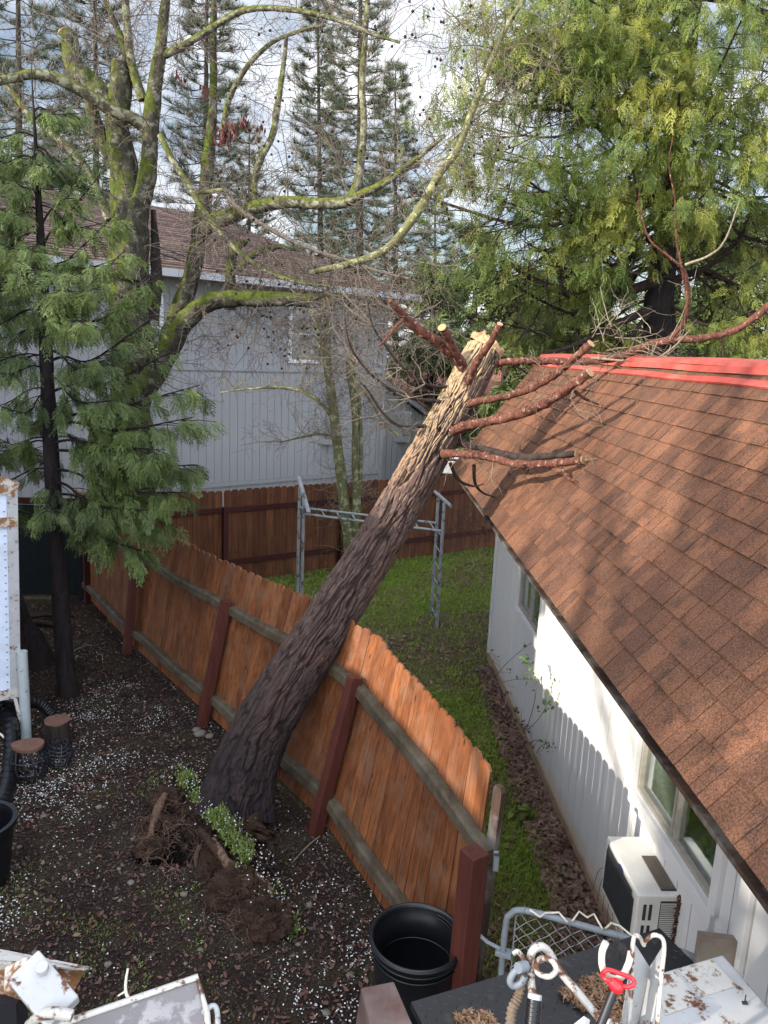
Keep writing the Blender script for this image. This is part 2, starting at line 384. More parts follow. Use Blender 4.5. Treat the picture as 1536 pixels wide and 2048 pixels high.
M['petal'] = plain('petal', (.50, .50, .49), .7, .2, .2, 20)
M['shrub'] = leafm('shrub_leaf', (.05, .10, .025), (.10, .17, .04), (.07, .12, .03), .3, 3)

def dirt():
    m = Mat('soil', .95, .15); n = m.noise(2.0, 6, .65); n2 = m.noise(38, 5, .75); n3 = m.noise(.45, 3, .5)
    c = m.mix(m.ramp(n2, [(.35, 0.0), (.68, 1.0)]), (.009, .006, .005), (.040, .025, .021))
    c = m.mix(m.ramp(n, [(.45, 0.0), (.7, .6)]), c, (.055, .05, .025))
    # the yard beyond the near fence is turf, its soil shows olive brown
    g = m.mix(m.ramp(n2, [(.3, 0.0), (.7, 1.0)]), (.06, .06, .025), (.14, .13, .055)); g = m.mix(m.ramp(n, [(.5, 0.0), (.62, .85)]), g, (.075, .045, .03))
    X, Yp = m.pos(0), m.pos(1)
    sd_ = m.math('ADD', m.math('MULTIPLY', X, .83), m.math('MULTIPLY', m.math('SUBTRACT', Yp, 10.2), .55))
    sd_ = m.math('ADD', sd_, 2.98)
    c = m.mix(m.ramp(sd_, [(.42, 0.0), (.7, 1.0)]), c, g); m.col(c); m.bump(n2, 1.0, .03); return m.m
M['dirt'] = dirt()
def rootdirt():
    m = Mat('root_soil', .95, .1); n = m.noise(7, 6, .7); n2 = m.noise(45, 5, .75)
    c = m.mix(m.ramp(n, [(.35, 0.0), (.7, 1.0)]), (.015, .010, .008), (.085, .050, .033)); c = m.mix(m.ramp(n2, [(.4, 0.0), (.7, .6)]), c, (.055, .036, .026)); m.col(c); m.bump(n2, 1., .03); return m.m
M['rootdirt'] = rootdirt()

# ------------------------------------------------------------------ fence line geometry (the near fence bows outward where the trunk pushed it)
FA = np.array([-3.48, 10.2]); FD = nrm(np.array([4.10, -6.2])); FN = np.array([-FD[1], FD[0]])
U0 = [-3.05, 0, 2.6, 4.9, 6.4, 7.45]
def foff(u, z):
    b = np.interp(u, U0, [-.12, -.03, .17, .34, .18, .06]) + .08
    t = np.interp(u, [-3.05, -.3, .4, 1.85, 2.7, 3.7, 4.5, 5.0, 5.6, 6.3, 6.8, 7.3, 7.7], [-.08, .18, .36, .50, .64, .82, .86, .87, .72, .55, .42, .28, .22])
    return b + (t - b) * z / 1.83
def fp(u, z, extra=0.0):
    q = FA + FD * u + FN * (foff(u, z) + extra); return V(q[0], q[1], z)

# ------------------------------------------------------------------ ground
def gheight(x, y):
    p = np.stack([x, y, np.zeros_like(x)], -1)
    h = .07 * (fbm(p * .9, 4, 3) - .47) + .03 * (fbm(p * 6, 3, 9) - .45)
    r = np.hypot((x + 1.62) / .42, (y - 5.92) / .27); h = h - .6 * np.clip(1 - r, 0, 1) ** .5
    r2 = np.hypot((x + 1.35) / .75, (y - 5.75) / .55); h = h + .10 * np.exp(-r2 ** 2 * 1.6) * (r > .9)
    # low ridge of earth along the lifted root plate
    r3 = np.hypot((x + 1.0) / .35, (y - 5.2) / .75); h = h + .10 * np.exp(-r3 ** 2)
    return h
def ground():
    b = MB()
    def grid(xs, ys, fn):
        X, Yy = np.meshgrid(xs, ys, indexing='ij'); Z = fn(X, Yy)
        n, m = X.shape; ii, jj = np.meshgrid(np.arange(n - 1), np.arange(m - 1), indexing='ij')
        f = np.stack([ii * m + jj, (ii + 1) * m + jj, (ii + 1) * m + jj + 1, ii * m + jj + 1], -1).reshape(-1, 4)
        b.add(np.stack([X, Yy, Z], -1).reshape(-1, 3), f)
    xs = np.concatenate([[-300, -120, -60, -30, -18, -12, -9], np.arange(-7, 4.5, .04), [6, 9, 14, 20, 40, 90, 300]])
    ys = np.concatenate([[-40, -20, -8, -2, 1], np.arange(2.5, 14.5, .04), np.arange(14.5, 20, .25), [24, 30, 45, 80, 160, 400]])
    grid(xs, ys, gheight)
    o = b.build('ground', M['dirt'], smooth=True); tag(o, 'bare dark soil of the yards either side of the fence', 'ground', kind='structure')
ground()

def scatter_quads(n, region, size, aspect, mat, name, label, cat, tilt=.5, keep=None, curl=.25, lift=.004, cl=3):
    b = MB(); x0, x1, y0, y1 = region
    k = 0; x = NR.uniform(x0, x1, n); y = NR.uniform(y0, y1, n)
    ok = keep(x, y) if keep is not None else np.ones(n, bool); x = x[ok]; y = y[ok]; n = len(x)
    s = NR.uniform(size[0], size[1], n); a = NR.uniform(0, 2 * math.pi, n)
    z = gheight(x, y) + lift
    ux = np.stack([np.cos(a), np.sin(a), NR.normal(0, tilt, n) * .6], -1); ux /= np.linalg.norm(ux, axis=1)[:, None]
    w = np.stack([-np.sin(a), np.cos(a), NR.normal(0, tilt, n)], -1); w /= np.linalg.norm(w, axis=1)[:, None]
    nn = np.cross(ux, w); P = np.stack([x, y, z + s * .12], -1)
    c = s[:, None]; asp = aspect
    j = lambda: NR.uniform(.6, 1.15, n)[:, None]
    v = np.stack([P - ux * c * .5, P - w * c * asp * .5 * j() - ux * c * .15 + nn * c * curl * .3, P - w * c * asp * .4 * j() + ux * c * .22 + nn * c * curl * .6, P + ux * c * .5 + nn * c * curl, P + w * c * asp * .4 * j() + ux * c * .2 + nn * c * curl * .6, P + w * c * asp * .5 * j() - ux * c * .15 + nn * c * curl * .3], 1)
    f = np.arange(n * 6).reshape(n, 6); b.add(v.reshape(-1, 3), f)
    return tag(b.build(name, mat), label, cat, kind='stuff')
def side(x, y): return (x - FA[0]) * FN[0] + (y - FA[1]) * FN[1]      # >0 beyond the near fence
def nz2d(x, y, f, s): return fbm(np.stack([x * f, y * f, np.zeros_like(x)], -1), 3, s)
def hole(x, y): return np.hypot((x + 1.62) / .42, (y - 5.92) / .27) > .9
def offu(x, y): return np.interp((x - FA[0]) * FD[0] + (y - FA[1]) * FD[1], U0, [-.12, -.03, .17, .34, .18, .06])
left = lambda x, y: (side(x, y) < offu(x, y) + .12) & hole(x, y) & (x > -7)
right = lambda x, y: (side(x, y) > offu(x, y) + .22) & ((x < 1.63 + (10.55 - y) * .052 - .05) | (y > 10.7)) 
scatter_quads(30000, (-6.5, .7, 3.2, 13), (.012, .058), .5, M['litter'], 'leaf_litter', 'dark brown fallen leaves rotting over the soil of the near yard', 'leaf litter', keep=left)
scatter_quads(1100, (-6.5, .7, 3.2, 13), (.02, .065), .55, M['litter2'], 'leaf_litter', 'scattered tan dry leaves lying on the dark soil', 'leaf litter', keep=left)
scatter_quads(90000, (-5.5, .7, 3.2, 10.5), (.005, .02), .8, M['chips'], 'soil_chips', 'fine bark chips and crumbs covering the soil of the near yard', 'chips', keep=left, lift=.006, tilt=.8)
def petk(x, y):
    d = nz2d(x, y, .9, 31); d2 = nz2d(x, y, 3.5, 35)
    dens = np.clip((d - .40) * 5.5, .07, 1) * np.clip((d2 - .25) * 3, .1, 1)
    dens = dens * np.clip(1.3 - np.abs(y - 5.8) / 4.2, .1, 1)
    return left(x, y) & (NR.uniform(0, 1, len(x)) < dens)
scatter_quads(75000, (-5.2, .7, 3.2, 11), (.009, .020), .75, M['petal'], 'white_petals', 'tiny white petals strewn thickly over the dark soil', 'petals', keep=petk, tilt=.3, lift=.010)
def litr(x, y): return right(x, y) & (NR.uniform(0, 1, len(x)) < np.clip((nz2d(x, y, 1.1, 41) - .38) * 6, .15, 1))
scatter_quads(60000, (-5, 3, 3, 17), (.025, .07), .55, M['litter3'], 'leaf_litter', 'reddish brown leaves lying in the grass of the far yard', 'leaf litter', keep=litr, lift=.02)
def litw(x, y):
    e = 1.63 + (10.55 - y) * .052 - x
    return (e > .02) & (e < np.interp(y, [3, 6, 8.5, 10.5], [.50, .40, .34, .22])) & (y < 10.2)
scatter_quads(22000, (1.0, 2.1, 3, 10.4), (.02, .07), .55, M['litter3'], 'leaf_litter', 'brown leaf litter piled along the foot of the white wall', 'leaf litter', keep=litw, lift=.03)
scatter_quads(300, (1.0, 2.1, 3, 10.4), (.03, .06), .7, M['litter2'], 'leaf_litter', 'pale dry leaves among the litter by the white wall', 'leaf litter', keep=litw, lift=.045)

def blades(n, region, h, w, mat, name, label, keep):
    x0, x1, y0, y1 = region; x = NR.uniform(x0, x1, n); y = NR.uniform(y0, y1, n); ok = keep(x, y); x = x[ok]; y = y[ok]; n = len(x)
    a = NR.uniform(0, 6.283, n); hh = NR.uniform(h[0], h[1], n); ww = NR.uniform(w[0], w[1], n)
    z = gheight(x, y); P = np.stack([x, y, z - .01], -1)
    lean = np.stack([np.cos(a), np.sin(a), np.zeros(n)], -1); sd_ = np.stack([-np.sin(a), np.cos(a), np.zeros(n)], -1)
    ln = NR.uniform(.2, .9, n)[:, None]; H_ = hh[:, None]; up = V(0, 0, 1)
    v = np.stack([P - sd_ * ww[:, None] / 2, P + sd_ * ww[:, None] / 2, P + lean * H_ * ln * .45 + up * H_ * .75 + sd_ * ww[:, None] * .4, P + lean * H_ * ln + up * H_ * (1 - ln * .3)], 1)
    b = MB(); b.add(v.reshape(-1, 3), np.arange(n * 4).reshape(n, 4))
    return tag(b.build(name, mat), label, 'grass', kind='stuff')
def gk(x, y):
    d = nz2d(x, y, 1.0, 52); e = 1.63 + (10.55 - y) * .052 - x
    dens = np.clip((d - .30) * 5.5, .12, 1) * np.where(y < 6.5, 1.3, 1.0) + (y > 12.5) * .35
    dens = dens * np.where((e < np.interp(y, [3, 6, 8.5, 10.5], [.40, .30, .26, .12])) & (y < 10.4), .06, 1)
    return right(x, y) & (NR.uniform(0, 1, len(x)) < dens)
blades(150000, (-3.4, 2.4, 3, 10.5), (.03, .085), (.008, .016), M['grass'], 'grass', 'short green grass in the narrow yard beside the white wall', gk)
blades(110000, (-5, 3.2, 10.5, 17.5), (.03, .09), (.012, .022), M['grass'], 'grass', 'green grass in front of the far brown fence', gk)
def wk(x, y):
    d = nz2d(x, y, 1.3, 77); d2 = nz2d(x, y, 5, 78)
    dens = np.clip((d - .44) * 7, 0, 1) * np.clip((d2 - .40) * 5, 0, 1)
    dens = dens + .9 * (np.exp(-((x + 2.0) / .8) ** 2 - ((y - 4.6) / .5) ** 2)) * np.clip((d2 - .35) * 5, 0, 1)
    return left(x, y) & (NR.uniform(0, 1, len(x)) < dens)
blades(60000, (-4.5, .7, 3.2, 8), (.015, .04), (.008, .016), M['weed'], 'weeds', 'small green weeds sprouting in patches of the petal strewn soil', wk)

# ------------------------------------------------------------------ near fence
DOG = .03
def board(b, p0, p1, wdir, w, th, ndir, dog=True):     # one dog eared picket from p0 up to p1
    up = p1 - p0; Ht = np.linalg.norm(up); up = up / Ht; W2 = w / 2
    prof = [(-W2, 0), (W2, 0), (W2, Ht - DOG), (W2 * .55, Ht), (-W2 * .55, Ht), (-W2, Ht - DOG)] if dog else [(-W2, 0), (W2, 0), (W2, Ht), (-W2, Ht)]
    pts = [p0 + wdir * a + up * c for a, c in prof]
    b.prism(pts, -ndir * th / 2, ndir * th / 2)
FN3 = V(FN[0], FN[1], 0); FD3 = V(FD[0], FD[1], 0)
nf = thing('wood_fence', (FA[0], FA[1], 0), 'orange brown board fence bowed outward under the fallen trunk', 'fence')
bays = [(-3.0, 0), (0, 2.5), (2.5, 4.95), (4.95, 7.42)]
bw = .139
for bi, (u0, u1) in enumerate(bays):
    b = MB(); u = u0 + bw / 2
    while u < (u1 + .02 if bi < 3 else 7.25):
        top = 1.83 + rng.uniform(-.012, .012)
        if 3.72 < u < 4.42: top = 1.30 + rng.uniform(-.1, .1)
        p0 = fp(u, .07, rng.uniform(-.004, .004)); p1 = fp(u, top, rng.uniform(-.006, .006))
        wd = nrm(fp(u + .05, 1) - fp(u - .05, 1)); board(b, p0, p1, nrm(wd + V(0, 0, rng.uniform(-.008, .008))), bw - rng.uniform(-.001, .003), .017, FN3)
        u += bw + rng.uniform(0, .002)
    b.build('board_panel', M['fence'], nf)
b = MB()
board(b, fp(7.335, .05, .0), fp(7.335, 1.80, -.02), nrm(FD3), .075, .035, FN3)
o = b.build('end_board', M['fence_dark'], nf); o['label'] = 'dark weathered end board'
for u0, u1 in bays:
    for z0, sg in ((1.36, 0), (.30, .01)):
        us = np.linspace(u0 - .02, min(u1 + .02, 7.36), 14); c = [fp(t, z0 + .012 * math.sin(t * 3 + z0), -.051) for t in us]
        b = MB()
        for i in range(len(c) - 1): pass
        # one continuous rail following the bow
        k = len(c); vs = []
        for i, p in enumerate(c):
            r = .0; up = nrm(fp(us[i], 1.5) - fp(us[i], .5)); h = .045 + .006 * fbm(V(us[i] * 3, z0, 0)[None], 2, 5)[0]
            for (a_, c_) in ((-.038, -h), (.040, -h), (.040, h), (-.02, h), (-.038, h * .6)):
                vs.append(p + FN3 * a_ + up * c_)
        f = []
        for i in range(k - 1):
            for j in range(5): f.append((i * 5 + j, i * 5 + (j + 1) % 5, (i + 1) * 5 + (j + 1) % 5, (i + 1) * 5 + j))
        b.add(vs, f); b.add(vs[:5], [(0, 1, 2, 3, 4)]); b.add(vs[-5:], [(4, 3, 2, 1, 0)])
        b.build('rail', M['rail'], nf, bevel=.003)
for i, u in enumerate((-3.0, 0, 2.5, 4.95, 7.38)):
    b = MB(); p0 = fp(u, -.1, -.112); p1 = fp(u, 1.47, -.112)
    if i == 4: p0 = V(.59, 4.03, -.1); p1 = V(.62, 4.0, 1.5)
    up = nrm(p1 - p0); w = .052 if i < 4 else .062
    xs = nrm(FD3 - up * (FD3 @ up)); ys = np.cross(up, xs)
    b.box((p0 + p1) / 2, (w * 2, w * 2, np.linalg.norm(p1 - p0)), np.stack([xs, ys, up], 1)); b.build('post', M['redpost'], nf, bevel=.004)
b = MB(); q = fp(7.39, 1.38, -.02); b.box(q + V(0, 0, -.05), (.03, .03, .12)); b.build('bracket', M['bars'], nf)
# ------------------------------------------------------------------ far fence along the back of the yard
B1 = V(-1.39, 14.44, 0); BD = nrm(V(2.63 + 1.39, 17.14 - 14.44, 0)); BN = V(-BD[1], BD[0], 0)   # BN points away from the camera
ff = thing('wood_fence', B1, 'far dog eared fence with dark red rails below the grey house', 'fence')
def bp(s, z=0, e=0): return B1 + BD * s + BN * e + V(0, 0, z)
sec = [-4.15, -1.75, .7, 3.1, 5.5, 7.9]
for a_, c_ in zip(sec[:-1], sec[1:]):
    b = MB(); s = a_ + .07
    while s < c_:
        board(b, bp(s, .03, .06), bp(s, 1.76 + rng.uniform(-.012, .012), .06), BD, .135, .017, BN); s += .1395
    b.build('board_panel', M['farfence'], ff)
    for z0 in (1.40, .42):
        b = MB(); b.beam(bp(a_ + .05, z0, .02), bp(c_ - .05, z0, .02), .04, .09); b.build('rail', M['farpost'], ff, bevel=.003)
for s in sec[:-1]:
    b = MB(); b.beam(bp(s, -.1, -.005), bp(s, 1.46, -.005), .09, .09, up=tuple(BD)); b.build('post', M['farpost'], ff, bevel=.004)

# dark gate closing the passage left of the near fence corner
G0 = V(-4.98, 12.3, 0); G1 = V(-7.4, 12.0, 0)
gt = thing('yard_gate', G0, 'near black solid gate between the trailer and the fence corner', 'gate')
gd = nrm(G1 - G0); gn = V(-gd[1], gd[0], 0)
b = MB(); s = .12
while s < 2.3:
    b.beam(G0 + gd * s + V(0, 0, .10), G0 + gd * s + V(0, 0, 1.62), .15, .02, up=tuple(gn)); s += .153
b.build('board_panel', M['dark_green'], gt)
b = MB(); b.beam(G0 + gd * .03 + V(0, 0, 1.69), G1 + V(0, 0, 1.69), .07, .10); b.build('top_rail', M['farpost'], gt, bevel=.004)
for q in (G0 + gd * .0, G1):
    b = MB(); b.beam(q + V(0, 0, -.1), q + V(0, 0, 1.8), .10, .10, up=tuple(gn)); b.build('post', M['black_iron'], gt)
b = MB(); b.beam(G0 + gd * .25 + V(0, -.12, .04), G0 + gd * 1.7 + V(0, -.12, .04), .14, .08); tag(b.build('timber', M['rail']), 'pale timber lying on the ground before the dark gate', 'timber')

# ------------------------------------------------------------------ grey house
HD = nrm(V(*ray(2650, 782))); HD[2] = 0; HD = nrm(HD); HNb = V(-HD[1], HD[0], 0)            # HNb points to the back
R0 = V(-.16, 20.86, 0)
def hp(s, z=0, e=0): return R0 - HD * s + HNb * e + V(0, 0, z)                                 # s metres to the left of the right corner
M['gutter'] = plain('gutter_paint', (.46, .47, .50), .5, .3, .1, 3)
gh = thing('grey_house', R0, 'two storey grey sided house with brown hip roof behind the far fence', 'house')
def siding(b, s0, s1, z0, z1, pitch=.2, e=0.0, fn=hp, dn=HNb, dd=HD):
    s = s0
    while s < s1 - .01:
        t = min(s + pitch, s1); a_ = fn(s + .006, z0, e); c_ = fn(t - .006, z0, e); d_ = fn(t - .006, z1, e); g_ = fn(s + .006, z1, e)
        b.prism([a_, c_, d_, g_], V(0, 0, 0), -dn * .012); s = t
    b.prism([fn(s0, z0, e + .002), fn(s1, z0, e + .002), fn(s1, z1, e + .002), fn(s0, z1, e + .002)], V(0, 0, 0), dn * .1)
LW = 11.5
b = MB()
holes = [(2.05, 3.0, 3.98, 5.25)]
siding(b, 0, 2.0, 3.78, 5.85); siding(b, 2.0, 3.05, 5.3, 5.85); siding(b, 2.0, 3.05, 3.78, 3.92); siding(b, 3.05, 6.2, 3.78, 5.85)
siding(b, 6.2, 7.2, 5.3, 5.85); siding(b, 6.2, 7.2, 3.78, 3.86); siding(b, 7.2, LW, 3.78, 5.85)
siding(b, 0, LW, 1.12, 3.70); siding(b, 0, LW, -.1, 1.02)
b.build('wall', M['gwall'], gh)
b = MB()   # side wall and back so the house is closed
for q in (0, LW): b.prism([hp(q, -.1, .1), hp(q, -.1, 9.5), hp(q, 5.85, 9.5), hp(q, 5.85, .1)], V(0, 0, 0), HD * (.1 if q else -.1))
b.prism([hp(0, -.1, 9.5), hp(LW, -.1, 9.5), hp(LW, 5.85, 9.5), hp(0, 5.85, 9.5)], V(0, 0, 0), HNb * .1); b.build('side_wall', M['gwall'], gh)
for z0, h_ in ((3.74, .08), (1.07, .09)):
    b = MB(); b.beam(hp(0, z0, -.02), hp(LW, z0, -.02), .04, h_); b.build('trim_band', M['gtrim'], gh)
b = MB(); b.beam(hp(.04, -.1, -.025), hp(.04, 5.8, -.025), .05, .12, up=tuple(HD)); b.build('corner_board', M['gtrim'], gh)
def win(par, s0, s1, z0, z1, fn, dn, dd, fr, mull=True, e=0.0):
    w = MB(); t = .085
    w.beam(fn(s0, z0 + t / 2, e - .03), fn(s1, z0 + t / 2, e - .03), .05, t); w.beam(fn(s0, z1 - t / 2, e - .03), fn(s1, z1 - t / 2, e - .03), .05, t)
    for s in (s0 + t / 2, s1 - t / 2): w.beam(fn(s, z0 + t, e - .03), fn(s, z1 - t, e - .03), .05, t, up=tuple(dd))
    if mull: w.beam(fn(s0 + t, (z0 + z1) / 2, e - .02), fn(s1 - t, (z0 + z1) / 2, e - .02), .03, .04)
    o = w.build('window', fr, par)
    g = MB(); g.prism([fn(s0 + t, z0 + t, e), fn(s1 - t, z0 + t, e), fn(s1 - t, z1 - t, e), fn(s0 + t, z1 - t, e)], V(0, 0, 0), dn * .02); g.build('pane', M['glass'], o)
    return o
win(gh, 2.0, 3.05, 3.92, 5.3, hp, HNb, HD, M['vinyl'])
win(gh, 6.2, 7.2, 3.86, 5.3, hp, HNb, HD, M['vinyl'])
for (s, z0) in ((1.9, .62), (4.3, .55)):
    b = MB()
    for k in range(5): b.box(hp(s + .09 * k, z0, -.03), (.05, .05, .16))
    b.beam(hp(s - .05, z0 + .1, -.025), hp(s + .42, z0 + .1, -.025), .02, .03); b.beam(hp(s - .05, z0 - .1, -.025), hp(s + .42, z0 - .1, -.025), .02, .03); b.build('vent', M['gtrim'], gh)
b = MB(); b.box(hp(1.75, 3.0, -.07), (.22, .16, 2.0)); b.box(hp(1.85, 1.96, -.1), (.5, .2, .12)); b.build('duct_cover', M['gtrim'], gh, bevel=.01)
# hip roof
ov = .55; ez = 5.72; rz = 7.8; run = 4.8
E = [hp(-ov, ez, -ov), hp(LW + ov, ez, -ov), hp(LW + ov, ez, 9.5 + ov), hp(-ov, ez, 9.5 + ov)]
Rr = [hp(2.9, rz, run), hp(LW - 4.2 + ov, rz, run)]
rf = MB(); up = V(0, 0, .06)
rf.add([E[0], E[1], E[2], E[3], Rr[0], Rr[1]], [(0, 1, 5, 4), (2, 3, 4, 5), (1, 2, 5), (3, 0, 4), (3, 2, 1, 0)])
ro = rf.build('roof', M['gshingle'], gh)
cs = MB(); nrow = 32      # raised shingle courses on the front and right slopes
for i in range(nrow):
    t0 = i / nrow; t1 = (i + 1) / nrow
    for (A, B, Cc, Dd) in ((E[0], E[1], Rr[1], Rr[0]), (E[3], E[0], Rr[0], Rr[0])):
        l0 = A + (Dd - A) * t0; r0 = B + (Cc - B) * t0; l1 = A + (Dd - A) * t1; r1 = B + (Cc - B) * t1
        n = int(np.linalg.norm(r0 - l0) / .45); 
        if n < 1: continue
        for j in range(n):
            a_ = l0 + (r0 - l0) * j / n; c_ = l0 + (r0 - l0) * (j + 1) / n; d_ = l1 + (r1 - l1) * (j + 1) / n; g_ = l1 + (r1 - l1) * j / n
            h0 = .035 + rng.uniform(0, .02)
            cs.add([a_ + V(0, 0, h0), c_ + V(0, 0, h0), d_ + V(0, 0, .012), g_ + V(0, 0, .012), a_, c_], [(0, 1, 2, 3), (4, 5, 1, 0)])
cs.build('shingles', M['gshingle'], ro)
g = MB(); g.beam(hp(-ov - .05, ez - .04, -ov - .06), hp(LW + ov, ez - .04, -ov - .06), .12, .15); g.build('gutter', M['gutter'], gh)
g = MB(); g.prism([hp(-ov, ez - .1, -ov), hp(LW + ov, ez - .1, -ov), hp(LW + ov, ez - .1, .0), hp(-ov, ez - .1, 0)], V(0, 0, 0), V(0, 0, .03)); g.build('soffit', M['gtrim'], gh)
# the lower grey wing right of the main wall
wg = thing('grey_wing', hp(-.1), 'low grey sided wing stepping down from the two storey grey house', 'house wing')
def wp_(s, z=0, e=0): return hp(-s, z, e + .5)
b = MB(); s = 0
while s < 2.0:
    zt = 3.55 - s * .55
    b.prism([wp_(s + .008, -.1), wp_(s + .192, -.1), wp_(s + .192, zt - .1), wp_(s + .008, zt)], V(0, 0, 0), -HNb * .012); s += .2
b.prism([wp_(0, -.1, .01), wp_(2.0, -.1, .01), wp_(2.0, 2.45, .01), wp_(0, 3.55, .01)], V(0, 0, 0), HNb * 6); b.build('wall', M['gwall'], wg)
b = MB(); b.beam(wp_(-.1, 3.72, -.15), wp_(2.3, 2.40, -.15), .1, .14); b.build('barge_board', M['gtrim'], wg)
b = MB(); b.prism([wp_(-.1, 3.80, -.25), wp_(2.35, 2.45, -.25), wp_(2.35, 2.52, -.25), wp_(-.1, 3.87, -.25)], V(0, 0, 0), HNb * 6.5); b.build('roof', M['nshingle'], wg)
b = MB(); b.box(wp_(1.1, 2.2, -.08), (.5, .16, .9)); b.build('meter_box', M['gtrim'], wg, bevel=.05)

# neighbour house further back on the right, seen between the branches
nh = thing('distant_house', V(2.2, 27, 0), 'distant low house with red brown roof seen behind the fallen trunk', 'house')
b = MB(); b.box((5.2, 29.0, 1.2), (9.0, 6, 2.6)); b.build('wall', M['gwall'], nh)
b = MB(); b.add([(.2, 25.3, 2.45), (10.2, 25.3, 2.45), (10.2, 29, 4.2), (.2, 29, 4.2), (.2, 32.7, 2.45), (10.2, 32.7, 2.45)], [(0, 1, 2, 3), (3, 2, 5, 4), (0, 3, 4), (1, 5, 2)]); b.build('roof', M['nshingle'], nh)
b = MB(); b.beam((.15, 25.25, 2.4), (10.2, 25.25, 2.4), .1, .2); b.build('fascia', M['vinyl'], nh)
def nhp(s, z=0, e=0): return V(.75 + s, 25.97 + e, z)
win(nh, .3, 1.7, 1.0, 2.15, nhp, V(0, 1, 0), V(1, 0, 0), M['vinyl'])

# ------------------------------------------------------------------ white house on the right
WB = V(1.63, 10.55, 0); WD = nrm(V(.052, -1, 0)); WNn = V(-WD[1], WD[0], 0) * 1.0   # WD towards the camera, WNn into the house
if WNn[0] < 0: WNn = -WNn
def wp2(s, z=0, e=0): return WB + WD * s + WNn * e + V(0, 0, z)
WL = 10.0
wh = thing('white_house', WB, 'white grooved wall house with steep brown shingle mansard roof', 'house')
def sidingW(b, s0, s1, z0, z1):
    s = s0
    while s < s1 - .01:
        t = min(math.floor(s / .203 + 1.0001) * .203, s1)
        b.prism([wp2(s + .005, z0), wp2(t - .005, z0), wp2(t - .005, z1), wp2(s + .005, z1)], V(0, 0, 0), -WNn * .01); s = t
TOPW = 3.0
w1 = (1.50, 2.62, 1.33, 2.3); w2 = (5.52, 6.72, 1.33, 2.3)
b = MB()
for (s0, s1, z0, z1) in ((0, w1[0], .12, TOPW), (w1[0], w1[1], .12, w1[2]), (w1[0], w1[1], w1[3], TOPW), (w1[1], w2[0], .12, TOPW), (w2[0], w2[1], .12, w2[2]), (w2[0], w2[1], w2[3], TOPW), (w2[1], WL, .12, TOPW)):
    sidingW(b, s0, s1, z0, z1)
for (s0, s1, z0, z1) in ((0, w1[0], .12, TOPW), (w1[0], w1[1], .12, w1[2]), (w1[0], w1[1], w1[3], TOPW), (w1[1], w2[0], .12, TOPW), (w2[0], w2[1], .12, w2[2]), (w2[0], w2[1], w2[3], TOPW), (w2[1], WL, .12, TOPW)):
    b.prism([wp2(s0, z0, .006), wp2(s1, z0, .006), wp2(s1, z1, .006), wp2(s0, z1, .006)], V(0, 0, 0), WNn * .1)
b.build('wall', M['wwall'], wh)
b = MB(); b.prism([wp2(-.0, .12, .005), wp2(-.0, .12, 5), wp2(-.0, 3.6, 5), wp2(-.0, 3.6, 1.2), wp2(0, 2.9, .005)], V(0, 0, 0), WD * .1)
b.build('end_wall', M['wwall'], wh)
b = MB(); b.prism([wp2(-.02, -.3, -.03), wp2(WL, -.3, -.03), wp2(WL, .12, -.03), wp2(-.02, .12, -.03)], V(0, 0, 0), WNn * .2); b.build('foundation', M['conc'], wh)
for (s, z0, z1, w) in ((.03, .12, 2.9, .07), (3.02, .85, 2.9, .09), (7.05, .45, 2.9, .10)):
    b = MB(); b.beam(wp2(s, z0, -.028), wp2(s, z1, -.028), .035, w, up=tuple(WD)); b.build('batten', M['white_paint'], wh, bevel=.003)
def winW(w, label):
    s0, s1, z0, z1 = w; t = .03
    f = MB()
    # reveal, trim and sliding sash frames
    for (a_, c_) in (((s0 - .05, z0 - .06), (s1 + .05, z0 - .06)), ((s0 - .05, z1 + .04), (s1 + .05, z1 + .04))):
        f.beam(wp2(a_[0], a_[1], -.022), wp2(c_[0], c_[1], -.022), .045, .11)
    for s in (s0 - .04, s1 + .04): f.beam(wp2(s, z0 - .004, -.022), wp2(s, z1 - .02, -.022), .045, .075, up=tuple(WD))
    o = f.build('window', M['white_paint'], wh, bevel=.003)
    al = MB()
    for z in (z0 + .015, z1 - .015): al.beam(wp2(s0, z, .02), wp2(s1, z, .02), .05, .03)
    for s in (s0 + .012, (s0 + s1) / 2 - .02, (s0 + s1) / 2 + .02, s1 - .012): al.beam(wp2(s, z0 + .03, .02), wp2(s, z1 - .03, .02), .04, .024, up=tuple(WD))
    al.build('sash_frame', M['plank_metal'], o)
    g = MB(); g.prism([wp2(s0 + .02, z0 + .03, .03), wp2(s1 - .02, z0 + .03, .03), wp2(s1 - .02, z1 - .03, .03), wp2(s0 + .02, z1 - .03, .03)], V(0, 0, 0), WNn * .004)
    g.build('pane', M['pane'], o)
    r = MB(); D = 1.3   # the room behind the pane
    r.prism([wp2(s0 - .3, .6, D), wp2(s1 + .3, .6, D), wp2(s1 + .3, 2.5, D), wp2(s0 - .3, 2.5, D)], V(0, 0, 0), WNn * .05)
    r.prism([wp2(s0 - .3, .6, .11), wp2(s0 - .3, .6, D), wp2(s0 - .3, 2.5, D), wp2(s0 - .3, 2.5, .11)], V(0, 0, 0), WD * -.05)
    r.prism([wp2(s1 + .3, .6, .11), wp2(s1 + .3, .6, D), wp2(s1 + .3, 2.5, D), wp2(s1 + .3, 2.5, .11)], V(0, 0, 0), WD * .05)
    r.prism([wp2(s0 - .3, .6, .11), wp2(s1 + .3, .6, .11), wp2(s1 + .3, .6, D), wp2(s0 - .3, .6, D)], V(0, 0, 0), V(0, 0, -.05))
    r.prism([wp2(s0 - .3, 2.45, .11), wp2(s1 + .3, 2.45, .11), wp2(s1 + .3, 2.45, D), wp2(s0 - .3, 2.45, D)], V(0, 0, 0), V(0, 0, .05)); r.build('room', M['interior'], o)
    return o
